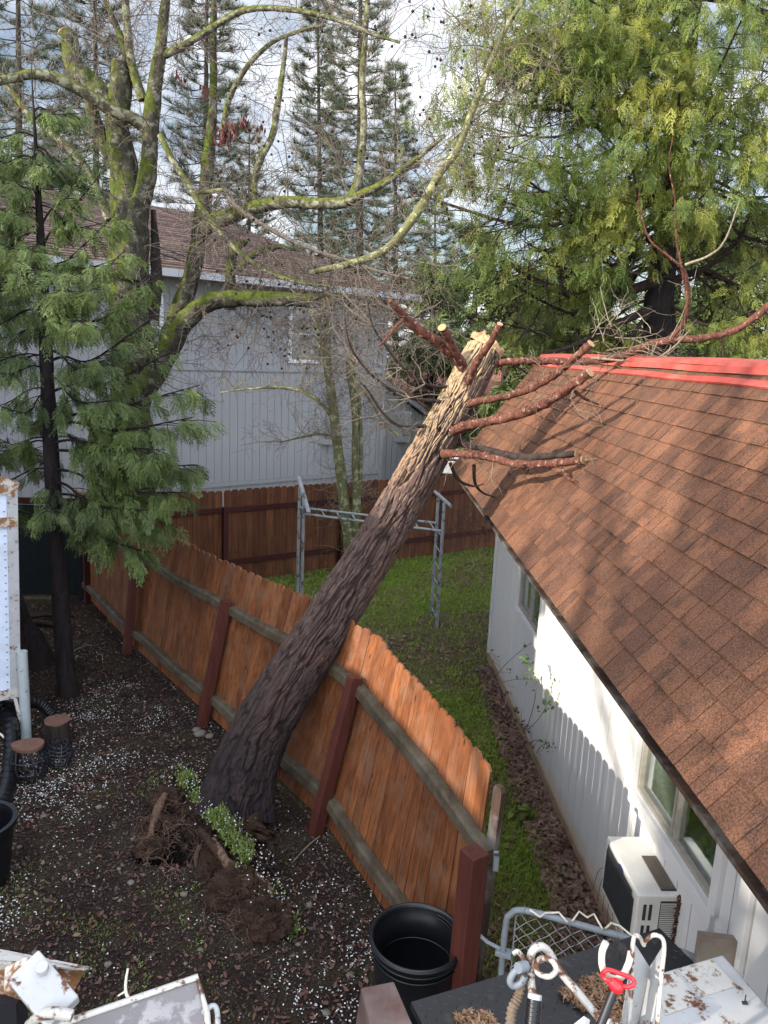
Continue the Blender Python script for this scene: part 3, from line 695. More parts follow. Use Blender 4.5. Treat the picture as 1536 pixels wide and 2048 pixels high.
M['plank_metal'] = plain('aluminium_sash', (.30, .28, .24), .5, .4, .3, 20)
M['curtain'] = plain('curtain', (.42, .40, .36), .9, .1, .3, 4)
wa = winW(w1, ''); wb = winW(w2, '')
for o, w in ((wa, w1), (wb, w2)):     # sheer curtain behind the far half of each window
    s0, s1, z0, z1 = w; b = MB(); mid = s0 + (s1 - s0) * .5; n = 60; vs = []
    for i in range(n + 1):
        s = s0 + (mid - s0) * i / n; e = .09 + .012 * math.sin(i * 1.3)
        vs += [wp2(s, z0 + .03, e), wp2(s, z1, e)]
    b.add(vs, [(2 * i, 2 * i + 1, 2 * i + 3, 2 * i + 2) for i in range(n)]); b.build('curtain', M['curtain'], o, smooth=True)
b = MB(); b.prism([wp2(w2[0], w2[2] + .0, .035), wp2(w2[1], w2[2], .035), wp2(w2[1], w2[2], .3), wp2(w2[0], w2[2], .3)], V(0, 0, -.03), V(0, 0, .01)); b.build('inner_sill', M['white_paint'], wb)
def lathe(b, c, prof, k=20):
    c = np.array(c, float); n = len(prof); th = np.linspace(0, 2 * math.pi, k, endpoint=False)
    v = np.array([[c[0] + r * math.cos(t), c[1] + r * math.sin(t), c[2] + z] for r, z in prof for t in th])
    f = [(i * k + j, i * k + (j + 1) % k, (i + 1) * k + (j + 1) % k, (i + 1) * k + j) for i in range(n - 1) for j in range(k)]
    b.add(v, f); return b
for i, (s, r, mt, lb) in enumerate(((6.28, .035, 'greenglass', 'round green glass ornament on a stem behind the larger window'), (6.46, .05, 'galv', 'grey rounded ornament on the sill of the larger window'), (6.6, .04, 'trinket', 'small brown figurine nearest the right end of the larger window sill'), (5.95, .03, 'trinket', 'small pinkish trinket behind the curtained half of the larger window'))):
    b = MB(); c = wp2(s, w2[2] + .01, .14)
    lathe(b, c, [(.0, 0), (r * .7, .0), (r * .6, .01), (r * .2, .02), (r * .2, .04 + r * .4), (r * .8, .05 + r * .6), (r, .05 + r * 1.3), (r * .85, .05 + r * 1.9), (r * .3, .05 + r * 2.4), (0, .05 + r * 2.45)], 16)
    tag(b.build('ornament', M[mt], smooth=True), lb, 'ornament', 'ornaments on the window sill')

# mansard roof: steep shingled face, flat top edged with red coping
EZ = 2.66; RZ = 4.25
e0 = V(1.02, 11.65, EZ); e1 = V(1.40, 1.2, EZ); r0_ = V(2.14, 11.5, RZ); r1_ = V(2.62, 1.2, RZ)
face_n = nrm(np.cross(e1 - e0, r0_ - e0)); 
if face_n[0] > 0: face_n = -face_n
rd = nrm(e1 - e0); sl = nrm(np.cross(face_n, rd)); 
if sl[2] < 0: sl = -sl
rb = MB()
for i in range(12):
    for j in range(16):
        q = [(e0 + (e1 - e0) * a) * (1 - t) + (r0_ + (r1_ - r0_) * a) * t - face_n * .004 for a, t in ((i / 12, j / 16), ((i + 1) / 12, j / 16), ((i + 1) / 12, (j + 1) / 16), (i / 12, (j + 1) / 16))]
        rb.add(q, [(0, 1, 2, 3)])
rb.prism([e0, e1, r1_, r0_], -face_n * .06, -face_n * .12)
rb.prism([r0_, r1_, r1_ + V(6, 0, 0), r0_ + V(6, 0, 0)], V(0, 0, -.02), V(0, 0, -.12))
rb.prism([e0 + V(.03, -.05, -.02), r0_ + V(.03, -.05, -.1), r0_ + V(6, -.05, -.1), e0 + V(6, -.05, -.02)], V(0, 0, 0), V(0, .05, 0))
rb.prism([e0, e1, e1 + V(1.0, 0, 0), e0 + V(1.0, 0, 0)], V(0, 0, -.125), V(0, 0, -.10))
roof = rb.build('roof', M['fence_dark'], wh)
sh = MB(); s2 = MB(); NROW = 13; Ls = np.linalg.norm(r1_ - e1) ; 
def rpt(a, t): # a along 0..1 from far end, t up-slope 0..1
    lo = e0 + (e1 - e0) * a; hi = r0_ + (r1_ - r0_) * a; return lo + (hi - lo) * t
Lr = np.linalg.norm(e1 - e0)
for i in range(NROW):
    t0 = i / NROW - (.015 if i == 0 else 0); t1 = (i + 1) / NROW + .02; x = -.2 + rng.uniform(0, .2)
    while x < Lr:
        w = rng.choice([.075, .09, .11, .14, .19]) * rng.uniform(.9, 1.1); a0 = max(x, 0) / Lr; a1 = min(x + w - .0055, Lr) / Lr
        if a1 > a0:
            lift = rng.choice([.007, .011, .015])
            P4 = [rpt(a0, t0), rpt(a1, t0), rpt(a1, t1), rpt(a0, t1)]
            h0 = .006 + lift; h1 = .002
            v = [P4[0] + face_n * h0, P4[1] + face_n * h0, P4[2] + face_n * h1, P4[3] + face_n * h1, P4[0] - face_n * .004, P4[1] - face_n * .004, P4[2] - face_n * .004, P4[3] - face_n * .004]
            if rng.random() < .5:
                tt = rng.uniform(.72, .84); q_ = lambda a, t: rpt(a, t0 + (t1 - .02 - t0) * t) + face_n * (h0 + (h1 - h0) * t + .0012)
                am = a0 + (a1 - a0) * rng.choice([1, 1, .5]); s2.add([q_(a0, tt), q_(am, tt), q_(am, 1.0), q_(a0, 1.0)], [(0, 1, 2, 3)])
            sh.add(v, [(0, 1, 2, 3), (4, 5, 1, 0), (5, 6, 2, 1), (7, 4, 0, 3)])
        x += w
sh.build('shingles', M['shingle'], roof); M['shingle_dk'] = shingle('shingle_dark_band', (.085, .06, .05), (.12, .075, .055), (.05, .038, .036), 110); s2.build('dark_bands', M['shingle_dk'], roof)  # the dark bands are the shingles' own colouring
# coping: upper cap board, face board and lower flashing, each a run along the edge
cdir = nrm(r1_ - r0_)
for nm, z0, p in (('flashing', 0., [(-.060, -.030), (-.050, -.044), (.05, .020), (.04, .032)]), ('fascia', 1., [(.0, .040), (.085, .035), (.10, .080), (.012, .088)]), ('coping', 2., [(.03, .090), (.34, .115), (.34, .150), (.05, .125)])):
    b = MB(); p = [r0_ + V(a, 0, c) for a, c in p]
    vs = []; N = 40; yy = np.linspace(0, 1, N)
    for k in range(N):
        base = r0_ + (r1_ - r0_) * yy[k] - r0_; wob = V(.002 * math.sin(k * 1.7 + z0 * 9), 0, .003 * math.sin(k * .9 + z0 * 30))
        for q in p: vs.append(q + base + wob)
    f = [(k * 4 + j, k * 4 + (j + 1) % 4, (k + 1) * 4 + (j + 1) % 4, (k + 1) * 4 + j) for k in range(N - 1) for j in range(4)]
    b.add(vs, f); b.add(vs[:4], [(0, 1, 2, 3)]); b.add(vs[-4:], [(3, 2, 1, 0)])
    b.build(nm, M['coping'], roof)
# ------------------------------------------------------------------ window air conditioner on the wall
ac = thing('air_conditioner', wp2(6.0, .68, -.13), 'boxy cream air conditioner with dark grille below the larger window of the white wall', 'air conditioner')
AZ0, AZ1, AS0, AS1, AD = .68, 1.10, 5.74, 6.34, -.27
b = MB(); b.box(wp2((AS0 + AS1) / 2, (AZ0 + AZ1) / 2, AD / 2 - .002), (AS1 - AS0, -AD, AZ1 - AZ0), np.stack([WD, WNn, V(0, 0, 1)], 1)); b.build('casing', M['ac'], ac, bevel=.012)
b = MB(); b.prism([wp2(AS0 + .05, AZ0 + .05, AD - .004), wp2(AS1 - .05, AZ0 + .05, AD - .004), wp2(AS1 - .05, AZ1 - .07, AD - .004), wp2(AS0 + .05, AZ1 - .07, AD - .004)], V(0, 0, 0), -WNn * .008)
for i in range(26):
    z = AZ0 + .07 + i * .013
    b.beam(wp2(AS0 + .07, z, AD - .015), wp2(AS1 - .07, z, AD - .015), .006, .004)
b.build('front_grille', M['ac_dark'], ac)
b = MB(); lathe(b, wp2((AS0 + AS1) / 2 - .02, AZ1 - .035, AD - .008), [(0, -.0)], 4) if False else None
b = MB(); th = np.linspace(0, 2 * math.pi, 20, endpoint=False)
b.prism([wp2((AS0 + AS1) / 2 + .045 * math.cos(t), AZ1 - .035 + .02 * math.sin(t), AD - .002) for t in th], V(0, 0, 0), -WNn * .006); b.build('badge', M['blue'], ac)
b = MB()   # louvres let into the top
b.prism([wp2(AS0 + .22, AZ1 + .002, -.11), wp2(AS1 - .04, AZ1 + .002, -.11), wp2(AS1 - .04, AZ1 + .002, -.01), wp2(AS0 + .22, AZ1 + .002, -.01)], V(0, 0, 0), V(0, 0, .003)); b.build('top_vent', M['ac_dark'], ac)
b = MB()
for i in range(7): b.beam(wp2(AS0 + .23, AZ1 + .007, -.104 + i * .014), wp2(AS1 - .05, AZ1 + .007, -.104 + i * .014), .005, .005)
b.build('top_louvre', M['plank'], ac)
b = MB()   # side louvres and slots on the end that faces the camera
q0 = AS1 + .001
b.prism([wp2(q0, AZ0 + .04, -.125), wp2(q0, AZ0 + .04, -.02), wp2(q0, AZ1 - .04, -.02), wp2(q0, AZ1 - .04, -.125)], V(0, 0, 0), WD * .003)
for (e, z) in ((-.222, .25), (-.185, .25), (-.222, .10), (-.185, .10)):
    b.box(wp2(q0 + .001, AZ0 + z + .05, e), (.006, .018, .11), np.stack([WD, WNn, V(0, 0, 1)], 1))
b.build('side_vent', M['ac_dark'], ac)
b = MB()
for i in range(24): b.beam(wp2(q0 + .006, AZ0 + .05 + i * .0137, -.122), wp2(q0 + .006, AZ0 + .05 + i * .0137, -.024), .005, .0045)
b.build('side_louvre', M['ac'], ac)
b = MB(); b.beam(wp2(AS0 + .05, AZ0 - .012, -.01), wp2(AS0 + .05, AZ0 - .012, -.25), .02, .02); b.beam(wp2(AS1 - .05, AZ0 - .012, -.01), wp2(AS1 - .05, AZ0 - .012, -.25), .02, .02); b.build('bracket', M['ac'], ac)
b = MB()
for i in range(160):
    c = wp2(AS1 + rng.uniform(.004, .03), rng.uniform(AZ0 + .02, AZ1 + .01), rng.uniform(-.03, -.0)); a = NR.normal(0, 1, 3); a = nrm(a) * rng.uniform(.015, .035); c2 = nrm(np.cross(a, NR.normal(0, 1, 3))) * .008
    b.add([c - a, c - c2, c + a, c + c2], [(0, 1, 2, 3)])
tag(b.build('dead_leaves', M['litter']), 'dry brown leaves caught between the air conditioner and the wall', 'leaves', kind='stuff')

# junction board and conduit on the wall near the camera
pa, pb_ = gz(1400, 1874, 1.40), gz(1478, 1884, 1.40)
jb = thing('wood_post', pa * V(1, 1, 0), 'weathered sawn timber post standing against the white wall behind the metal box', 'post')
pd_ = nrm(pb_ - pa); pn_ = V(-pd_[1], pd_[0], 0); wl_ = np.linalg.norm(pb_ - pa)
b = MB(); b.prism([pa, pb_, pb_ + pn_ * .05, pa + pn_ * .05], V(0, 0, -1.43), V(0, 0, 0)); b.build('timber', M['plank'], jb, bevel=.003)
jc = thing('wall_conduit', pb_ * V(1, 1, 0), 'white pipe and thin cable beside the weathered timber post on the white wall', 'pipe')
b = MB(); b.tube(spline([pb_ + pd_ * .03 + V(0, 0, .03), pb_ + pd_ * .035 + V(0, 0, -.05), pb_ + pd_ * .03 + V(0, 0, -.5), pb_ + pd_ * .03 + V(0, 0, -1.4)], 6), .022, 10); b.build('conduit', M['white_metal2'], jc, smooth=True)
b = MB(); b.tube(spline([pb_ + pd_ * .05 + V(0, 0, .07), pb_ + pd_ * .075 + V(0, 0, -.02), pb_ + pd_ * .065 + V(0, 0, -.4), pb_ + pd_ * .07 + V(0, 0, -1.0)], 6), .005, 6); b.build('cable', M['black_iron'], jc, smooth=True)

# ------------------------------------------------------------------ the uprooted trunk leaning over the fence
TC = [at(468, 1640, 6.17), at(480, 1570, 6.35), at(510, 1480, 6.52), at(562, 1390, 6.68), at(645, 1262, 6.96), at(738, 1115, 7.33), at(812, 990, 7.66), at(868, 890, 7.88), at(920, 795, 8.05), at(950, 735, 8.15), at(968, 700, 8.22)]
TR = [.32, .305, .282, .262, .247, .232, .222, .21, .20, .195, .185]
tc_ = spline(TC, 40); tr_ = spline(np.array(TR)[:, None] * np.ones((1, 3)), 40)[:, 0]
ft = thing('fallen_tree', TC[1], 'thick bark covered trunk uprooted and leaning over the fence towards the brown roof', 'fallen tree')
FIS = [None]
def trunk_mesh():
    n = len(tc_); k = 300; t = np.gradient(tc_, axis=0); t /= np.linalg.norm(t, axis=1)[:, None]
    dl = np.concatenate([[0], np.cumsum(np.linalg.norm(np.diff(tc_, axis=0), axis=1))])
    N = int(dl[-1] / .009); u = np.linspace(0, dl[-1], N)
    c = np.stack([np.interp(u, dl, tc_[:, j]) for j in range(3)], 1); r = np.interp(u, dl, tr_); T = np.stack([np.interp(u, dl, t[:, j]) for j in range(3)], 1)
    A = np.cross(T, V(0, -1, 0)[None]); A /= np.linalg.norm(A, axis=1)[:, None]; B = np.cross(T, A)
    th = np.linspace(0, 2 * math.pi, k, endpoint=False); TH, U = np.meshgrid(th, u)
    # long interlacing furrows
    def P(f1, f2, s, warp=0): return np.stack([np.cos(TH) * f1 + warp, np.sin(TH) * f1, U * f2], -1)
    wz = fbm(P(1.5, 2.5, 0), 3, 4) - .5
    a_ = vnoise(P(6.6, 3.6, 0, wz * 4.4), 11); b_ = vnoise(P(11.5, 8.0, 0, wz * 7), 15); d_ = fbm(P(16, 24, 0), 3, 19); e_ = vnoise(P(3.2, 14, 0, wz * 3), 23)
    rid = 1 - np.abs(2 * a_ - 1); rid2 = 1 - np.abs(2 * b_ - 1)
    groove = np.clip(rid - .80, 0, 1) * 5; groove2 = np.clip(rid2 - .82, 0, 1) * 5
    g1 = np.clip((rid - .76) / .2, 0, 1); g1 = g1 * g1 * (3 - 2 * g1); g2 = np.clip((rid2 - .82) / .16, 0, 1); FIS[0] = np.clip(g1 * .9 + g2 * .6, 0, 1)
    hgt = -.020 * g1 - .011 * g2 + .014 * (d_ - .45) + .012 * (b_ - .5) + .020 * (wz) - .004 * (np.clip(1 - np.abs(2 * e_ - 1) - .85, 0, 1) * 6)
    hgt = hgt * np.interp(U, [0, dl[-1] * .7, dl[-1] * .9], [1.2, 1, .75])
    # root flare lobes near the base, knots higher up
    fl = np.interp(U, [0, .35, .9], [1, .45, 0]); hgt += fl * .05 * (np.cos(TH * 3 + 1.1) + .6 * np.cos(TH * 5 + .4))
    R = r[:, None] + hgt
    for (uk, tk, rk, dp) in KN:
        dd = np.hypot((U - uk), ((TH - tk + math.pi) % (2 * math.pi) - math.pi) * r[:, None]); R += dp * 1.2 * np.exp(-((dd - rk) / (rk * .35)) ** 2) - dp * 2.6 * np.exp(-(dd / (rk * .7)) ** 2)
    v = c[:, None, :] + R[..., None] * (np.cos(TH)[..., None] * A[:, None, :] + np.sin(TH)[..., None] * B[:, None, :])
    ii, jj = np.meshgrid(np.arange(N - 1), np.arange(k), indexing='ij'); j2 = (jj + 1) % k
    f = np.stack([ii * k + jj, ii * k + j2, (ii + 1) * k + j2, (ii + 1) * k + jj], -1).reshape(-1, 4)
    b = MB(); b.add(v.reshape(-1, 3), f, np.stack([TH * .23, U], -1).reshape(-1, 2)); return b, c, r, T, A, B, dl[-1]
# knots: distance along trunk, angle, radius, depth
def knot_at(px, py):
    # nearest trunk surface point facing the camera at this pixel
    d = ray(px, py); best = None
    dl = np.concatenate([[0], np.cumsum(np.linalg.norm(np.diff(tc_, axis=0), axis=1))])
    for i in range(0, len(tc_), 2):
        t_ = (tc_[i] - C0) @ d / (d @ d); q = C0 + d * t_; e = np.linalg.norm(q - tc_[i])
        if best is None or e < best[0]: best = (e, i, q)
    e, i, q = best; T = nrm(tc_[min(i + 1, len(tc_) - 1)] - tc_[i - 1]); A = nrm(np.cross(T, V(0, -1, 0))); B = np.cross(T, A)
    w = q - tc_[i]; r = tr_[i]; dn = nrm(d); s = math.sqrt(max(r * r - (w @ w), 0)); w = w - dn * s
    return (dl[i], math.atan2(w @ B, w @ A) % (2 * math.pi))
KN = [(*knot_at(756, 1072), .04, .012), (*knot_at(876, 866), .035, .018), (*knot_at(898, 820), .02, .012), (*knot_at(790, 1040), .05, .010), (*knot_at(900, 862), .015, .01)]
mt_, tC, tR, tT, tA, tB, tL = trunk_mesh()
def trunk_mat():
    m = Mat('fallen_trunk_bark', .9, .15)
    uvm = m.map((38, 7, 1), 'UV'); n = m.noise(1, 6, .7, uvm, .6); n2 = m.noise(9, 5, .7); n3 = m.noise(1.6, 4, .6)
    c = m.mix(m.ramp(n, [(.34, 0.0), (.66, 1.0)]), (.028, .019, .016), (.115, .078, .066))
    c = m.mix(m.ramp(n3, [(.45, 0.0), (.65, .55)]), c, (.10, .045, .036))
    c = m.mix(m.ramp(n2, [(.55, 0.0), (.75, .5)]), c, (.13, .105, .09))
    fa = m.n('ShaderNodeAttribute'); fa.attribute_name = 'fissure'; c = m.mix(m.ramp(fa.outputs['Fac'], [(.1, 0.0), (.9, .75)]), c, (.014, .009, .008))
    # shade painted black into the bark low down, sawdust caught on the upper part where it was sawn
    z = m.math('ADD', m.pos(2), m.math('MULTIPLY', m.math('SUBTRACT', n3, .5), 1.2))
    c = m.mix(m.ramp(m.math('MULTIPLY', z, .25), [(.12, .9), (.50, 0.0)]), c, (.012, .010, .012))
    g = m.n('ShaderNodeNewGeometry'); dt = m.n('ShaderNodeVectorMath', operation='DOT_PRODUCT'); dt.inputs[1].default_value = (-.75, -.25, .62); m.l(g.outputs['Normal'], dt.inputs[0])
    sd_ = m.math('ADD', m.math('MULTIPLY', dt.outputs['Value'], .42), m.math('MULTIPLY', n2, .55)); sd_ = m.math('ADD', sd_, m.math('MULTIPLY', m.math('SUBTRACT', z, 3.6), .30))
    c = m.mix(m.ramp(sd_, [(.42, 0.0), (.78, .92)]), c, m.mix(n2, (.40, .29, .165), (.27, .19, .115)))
    m.col(c); m.bump(n, .7, .012); return m.m
M['trunk'] = trunk_mat()
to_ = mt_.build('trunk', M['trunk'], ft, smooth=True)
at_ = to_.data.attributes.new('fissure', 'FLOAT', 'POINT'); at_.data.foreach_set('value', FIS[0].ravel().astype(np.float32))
# torn sawn top: a rough ragged cap
b = MB(); k = 60; ctr = tC[-1]; rings = []
prof = [(1.0, -.01), (1.04, .03), (.92, .07), (.72, .085), (.45, .11), (.2, .10), (0.02, .09)]
vs = []
for q, (rr, hh) in enumerate(prof):
    for j in range(k):
        t = 2 * math.pi * j / k; e = fbm(V(math.cos(t) * 2 * rr, math.sin(t) * 2 * rr, q * .3)[None] * 2.2, 4, 44)[0]
        R = tR[-1] * rr * (1 + .22 * (e - .45)); hz = hh + (.16 * (e - .42) if q > 0 else 0) + .08 * max(0, math.cos(t - 2.4)) * (rr > .3)
        vs.append(ctr + tA[-1] * R * math.cos(t) + tB[-1] * R * math.sin(t) + tT[-1] * hz)
f = [(q * k + j, q * k + (j + 1) % k, (q + 1) * k + (j + 1) % k, (q + 1) * k + j) for q in range(len(prof) - 1) for j in range(k)]
b.add(vs, f)
def sawm():
    m = Mat('raw_wood', .9, .15); n = m.noise(24, 5, .75); n2 = m.noise(6, 4, .6)
    c = m.mix(m.ramp(n, [(.35, 0.0), (.65, 1.0)]), (.26, .16, .075), (.46, .33, .19)); c = m.mix(m.ramp(n2, [(.5, 0.0), (.7, .5)]), c, (.30, .14, .06)); m.col(c); m.bump(n, 1., .02); return m.m
M['root_bark'] = bark('root_bark', (.14, .085, .06), (.20, .13, .09), (.05, .03, .022), 0, scale=2.2, bumpd=.01)
M['raw'] = sawm(); b.build('broken_top', M['raw'], ft, smooth=False)
def limb(pts, radii, name='branch', mat='bark_red', par=ft, k=18, rough=.85, n=14, cut=True, seed=1):
    b = MB(); sp = spline(pts, n); b.tube(sp, radii, k, rough=rough, seed=seed, cap=not cut)
    o = b.build(name, M[mat], par, smooth=True)
    if cut:
        r = radii[-1] if not np.isscalar(radii) else radii
        t = nrm(sp[-1] - sp[-2]); a = nrm(np.cross(t, V(.3, .2, 1))); bb = np.cross(t, a); c = MB()
        ring = [sp[-1] + (a * math.cos(x) + bb * math.sin(x)) * r * 1.0 - t * .004 for x in np.linspace(0, 2 * math.pi, 16, endpoint=False)]
        c.prism(ring, t * 0, t * .008); c.build('cut_end', M['cut'], o)
    return o, sp
BR = []
def L3(pl, y0, y1):
    n = len(pl); return [at(px, py, y0 + (y1 - y0) * i / (n - 1)) for i, (px, py) in enumerate(pl)]
BR.append(limb(L3([(938, 752), (915, 718), (880, 688), (830, 653), (800, 625), (779, 601)], 8.1, 7.5), [.062, .058, .054, .05, .042, .026], cut=False))
BR.append(limb(L3([(928, 742), (915, 712), (898, 680), (884, 655)], 8.0, 7.6), [.052, .043, .041, .041]))
BR.append(limb(L3([(935, 765), (955, 722), (978, 690), (1000, 648)], 7.9, 7.5), [.044, .036, .034, .030]))
BR.append(limb([at(975, 735, 8.2), at(1010, 724, 8.1), at(1100, 722, 8.05), at(1190, 722, 8.0), at(1240, 712, 7.9), at(1300, 690, 7.8), at(1345, 680, 7.75), at(1410, 676, 7.7), at(1480, 655, 7.6), at(1545, 606, 7.5), at(1600, 560, 7.5)], [.045, .040, .038, .038, .04, .04, .038, .036, .034, .034, .03], cut=False))
BR.append(limb([at(925, 812, 7.95), at(960, 802, 7.75), at(1010, 793, 7.5), at(1060, 778, 7.2), at(1110, 750, 7.0), at(1150, 716, 6.8), at(1182, 687, 6.7)], [.042, .036, .034, .033, .032, .032, .036]))
BR.append(limb([at(905, 862, 7.75), at(940, 850, 7.55), at(1000, 838, 7.25), at(1060, 820, 7.0), at(1110, 795, 6.8), at(1150, 766, 6.6), at(1180, 745, 6.5)], [.050, .046, .045, .044, .042, .040, .040]))
BR.append(limb([at(905, 880, 7.9), at(950, 893, 7.8), at(1000, 907, 7.6), at(1050, 915, 7.4), at(1100, 912, 7.2), at(1153, 908, 7.0)], [.05, .038, .036, .036, .034, .03], 'branch', 'bark_cedar'))
BR.append(limb([at(885, 908, 7.65), at(930, 908, 7.5), at(975, 913, 7.35), at(1030, 927, 7.15), at(1100, 928, 6.9), at(1166, 920, 6.68)], [.044, .038, .037, .037, .036, .036]))
limb([at(1118, 930, 6.85), at(1135, 955, 6.7), at(1150, 963, 6.55), at(1166, 977, 6.4)], [.02, .018, .014, .008], 'branch', cut=False, k=8)
limb([at(1150, 783, 6.65), at(1170, 797, 6.7), at(1197, 809, 6.75)], [.018, .014, .008], 'branch', cut=False, k=8)
limb([at(806, 640, 7.55), at(785, 662, 7.4), at(760, 692, 7.3)], [.02, .017, .012], 'branch', cut=False, k=8)
limb([at(1330, 684, 7.75), at(1365, 650, 7.7), at(1376, 600, 7.6), at(1370, 545, 7.5), at(1340, 515, 7.45), at(1300, 480, 7.4), at(1280, 420, 7.35), at(1278, 380, 7.3)], [.028, .024, .021, .016, .012, .009, .007, .004], 'branch', cut=False, k=8)
limb([at(1374, 590, 7.6), at(1362, 530, 7.55), at(1352, 470, 7.5), at(1350, 400, 7.4), at(1338, 330, 7.3), at(1346, 270, 7.3)], [.013, .011, .009, .007, .005, .003], 'branch', cut=False, k=7)
limb([at(1370, 530, 7.5), at(1420, 510, 7.4), at(1450, 480, 7.3), at(1480, 400, 7.2)], [.014, .012, .009, .005], 'branch', 'twig_pale', cut=False, k=6)
limb([at(1180, 716, 8.0), at(1290, 722, 7.7), at(1340, 700, 7.5), at(1380, 660, 7.3)], [.012, .012, .01, .006], 'branch', 'twig_pale', cut=False, k=6)

# twig generator
def twig(b, p, d, Ln, r, depth, g=0.0, wander=.25, k=4, step=None, ends=None, nchild=3, spread=.9, minr=.0015, chr_=.6):
    st = step or max(Ln / 7, .03); n = max(3, int(Ln / st)); pts = [np.array(p, float)]; d = nrm(d)
    for i in range(n):
        d = nrm(d + NR.normal(0, wander, 3) + V(0, 0, g)); pts.append(pts[-1] + d * Ln / n)
    rr = np.linspace(r, max(r * .35, minr), len(pts)); b.tube(pts, rr, k, cap=False)
    if ends is not None: ends.append((pts[-1], d))
    if depth > 0:
        for c in range(nchild):
            i = rng.randint(1, len(pts) - 2); dd = nrm(pts[i + 1] - pts[i]); s = nrm(np.cross(dd, NR.normal(0, 1, 3)))
            twig(b, pts[i], dd * rng.uniform(.3, .9) + s * spread, Ln * rng.uniform(.35, .75), max(rr[i] * chr_, minr), depth - 1, g, wander, max(3, k - 1), None, ends, nchild, spread, minr, chr_)
    return pts
# fine twigs left on the fallen branches
b = MB()
for o, sp in BR[3:]:
    for q in range(4):
        i = rng.randint(3, len(sp) - 4); twig(b, sp[i], NR.normal(0, 1, 3) * .6 + V(.2, 0, .2), rng.uniform(.2, .5), .006, 1, -.06, .32, 4, nchild=2)
b.build('twigs', M['twig_red'], ft)
def wires(pl, r, mat, name='branch', k=6):
    b = MB()
    for pts in pl: b.tube(spline(pts, 8), r, k, cap=False)
    return b.build(name, M[mat], ft, smooth=True)
wires([[at(900, 925, 7.9), at(915, 958, 7.9), at(945, 972, 7.9), at(968, 968, 7.9)], [at(948, 930, 7.9), at(950, 965, 7.95), at(965, 985, 8.0), at(992, 995, 8.1)]], [.022, .018, .012, .006], 'bark_cedar')
wires([[at(905, 775, 8.0), at(850, 768, 7.9), at(805, 735, 7.8), at(770, 690, 7.7), at(745, 650, 7.6), at(735, 600, 7.5)],
       [at(880, 803, 7.9), at(820, 795, 7.8), at(765, 768, 7.7), at(725, 730, 7.6), at(700, 690, 7.5), at(690, 640, 7.4)],
       [at(850, 852, 7.8), at(800, 852, 7.7), at(765, 825, 7.6), at(735, 780, 7.5), at(718, 762, 7.4)]], [.022, .018, .013, .009, .004], 'bark_cedar')
b = MB()
for (px, py) in [(850, 768), (805, 735), (770, 690), (745, 650), (820, 795), (765, 768), (725, 730), (700, 690), (800, 852), (765, 825), (790, 655), (735, 610)]:
    for q in range(3): twig(b, at(px, py, 7.7), V(rng.uniform(-1, .2), rng.uniform(-.4, .6), rng.uniform(-.6, .8)), rng.uniform(.3, .8), .007, 2, -.03, .25, 4, nchild=3)
b.build('twigs', M['twig'], ft)
b = MB()
for q in range(34):
    i = rng.randint(4, len(BR[5][1]) - 1); sp = BR[rng.choice([3, 4, 5, 7])][1]; i = min(i, len(sp) - 1)
    twig(b, sp[i], V(rng.uniform(-.3, 1), rng.uniform(-.2, .6), rng.uniform(-1, .6)), rng.uniform(.25, .6), .004, 1, -.02, .3, 4, nchild=2)
for q in range(26):
    px, py = rng.uniform(1180, 1340), rng.uniform(640, 730); twig(b, at(px, py, 7.7), V(rng.uniform(-.6, 1), rng.uniform(-.5, .5), rng.uniform(-.5, .9)), rng.uniform(.3, .7), .005, 1, .02, .22, 4, nchild=2)
b.build('twigs', M['twig_pale'], ft)

# root plate: a lifted lens of soil with grass on its old surface, roots below
AX = nrm(TC[2] - TC[0]); c0 = at(462, 1640, 6.05)
sA = nrm(V(.60, -.80, 0)); sA = nrm(sA - AX * (sA @ AX)); sB = np.cross(AX, sA)
b = MB(); nu, nv = 110, 70; vs = []
for i in range(nu):
    ph = math.pi * i / (nu - 1)
    for j in range(nv):
        t = 2 * math.pi * j / nv; n0 = fbm(V(math.cos(t) * math.sin(ph), math.sin(t) * math.sin(ph), math.cos(ph))[None] * 3.1, 5, 61)[0] - .47
        prof_r = math.sin(ph) ** .55; along = .07 if ph < math.pi / 2 else .30
        ext = .80 if math.cos(t) > 0 else .60
        R = prof_r * ext * (.78 + .75 * n0); hh = math.cos(ph) * along * (1 + 1.3 * n0)
        vs.append(c0 + sA * R * math.cos(t) + sB * R * .30 * math.sin(t) + AX * (hh - .03) + nrm(V(-1, -1, .3)) * n0 * .12)
f = [(i * nv + j, i * nv + (j + 1) % nv, (i + 1) * nv + (j + 1) % nv, (i + 1) * nv + j) for i in range(nu - 1) for j in range(nv)]
b.add(vs, f); rpl = b.build('root_plate', M['rootdirt'], ft, smooth=True)
b = MB()
for q in range(60):
    t = rng.uniform(0, 6.28); rr = rng.uniform(.05, .8); p = c0 + sA * rr * math.cos(t) + sB * rr * .4 * math.sin(t) - AX * rng.uniform(.05, .22)
    twig(b, p, V(rng.uniform(-1, .1), rng.uniform(-1.2, -.1), rng.uniform(-.9, .1)), rng.uniform(.18, .5), rng.uniform(.004, .012), 1, -.08, .35, 5, nchild=3)
b.build('roots', M['bark_cedar'], ft)
for (pl, r) in (([gz(400, 1660, .35), gz(425, 1690, .42), gz(450, 1725, .34), gz(480, 1745, .22)], [.03, .035, .03, .02]), ([gz(440, 1725, .3), gz(470, 1750, .28), gz(485, 1790, .15), gz(480, 1840, .05)], [.03, .03, .035, .03]),
([gz(500, 1630, .30), gz(515, 1670, .15), gz(524, 1700, .0)], [.10, .08, .05])):
    limb(pl, r, 'root', 'rootdirt' if pl[0][0] < -1 else 'bark_cedar', ft, 12, .8, 8, cut=False)
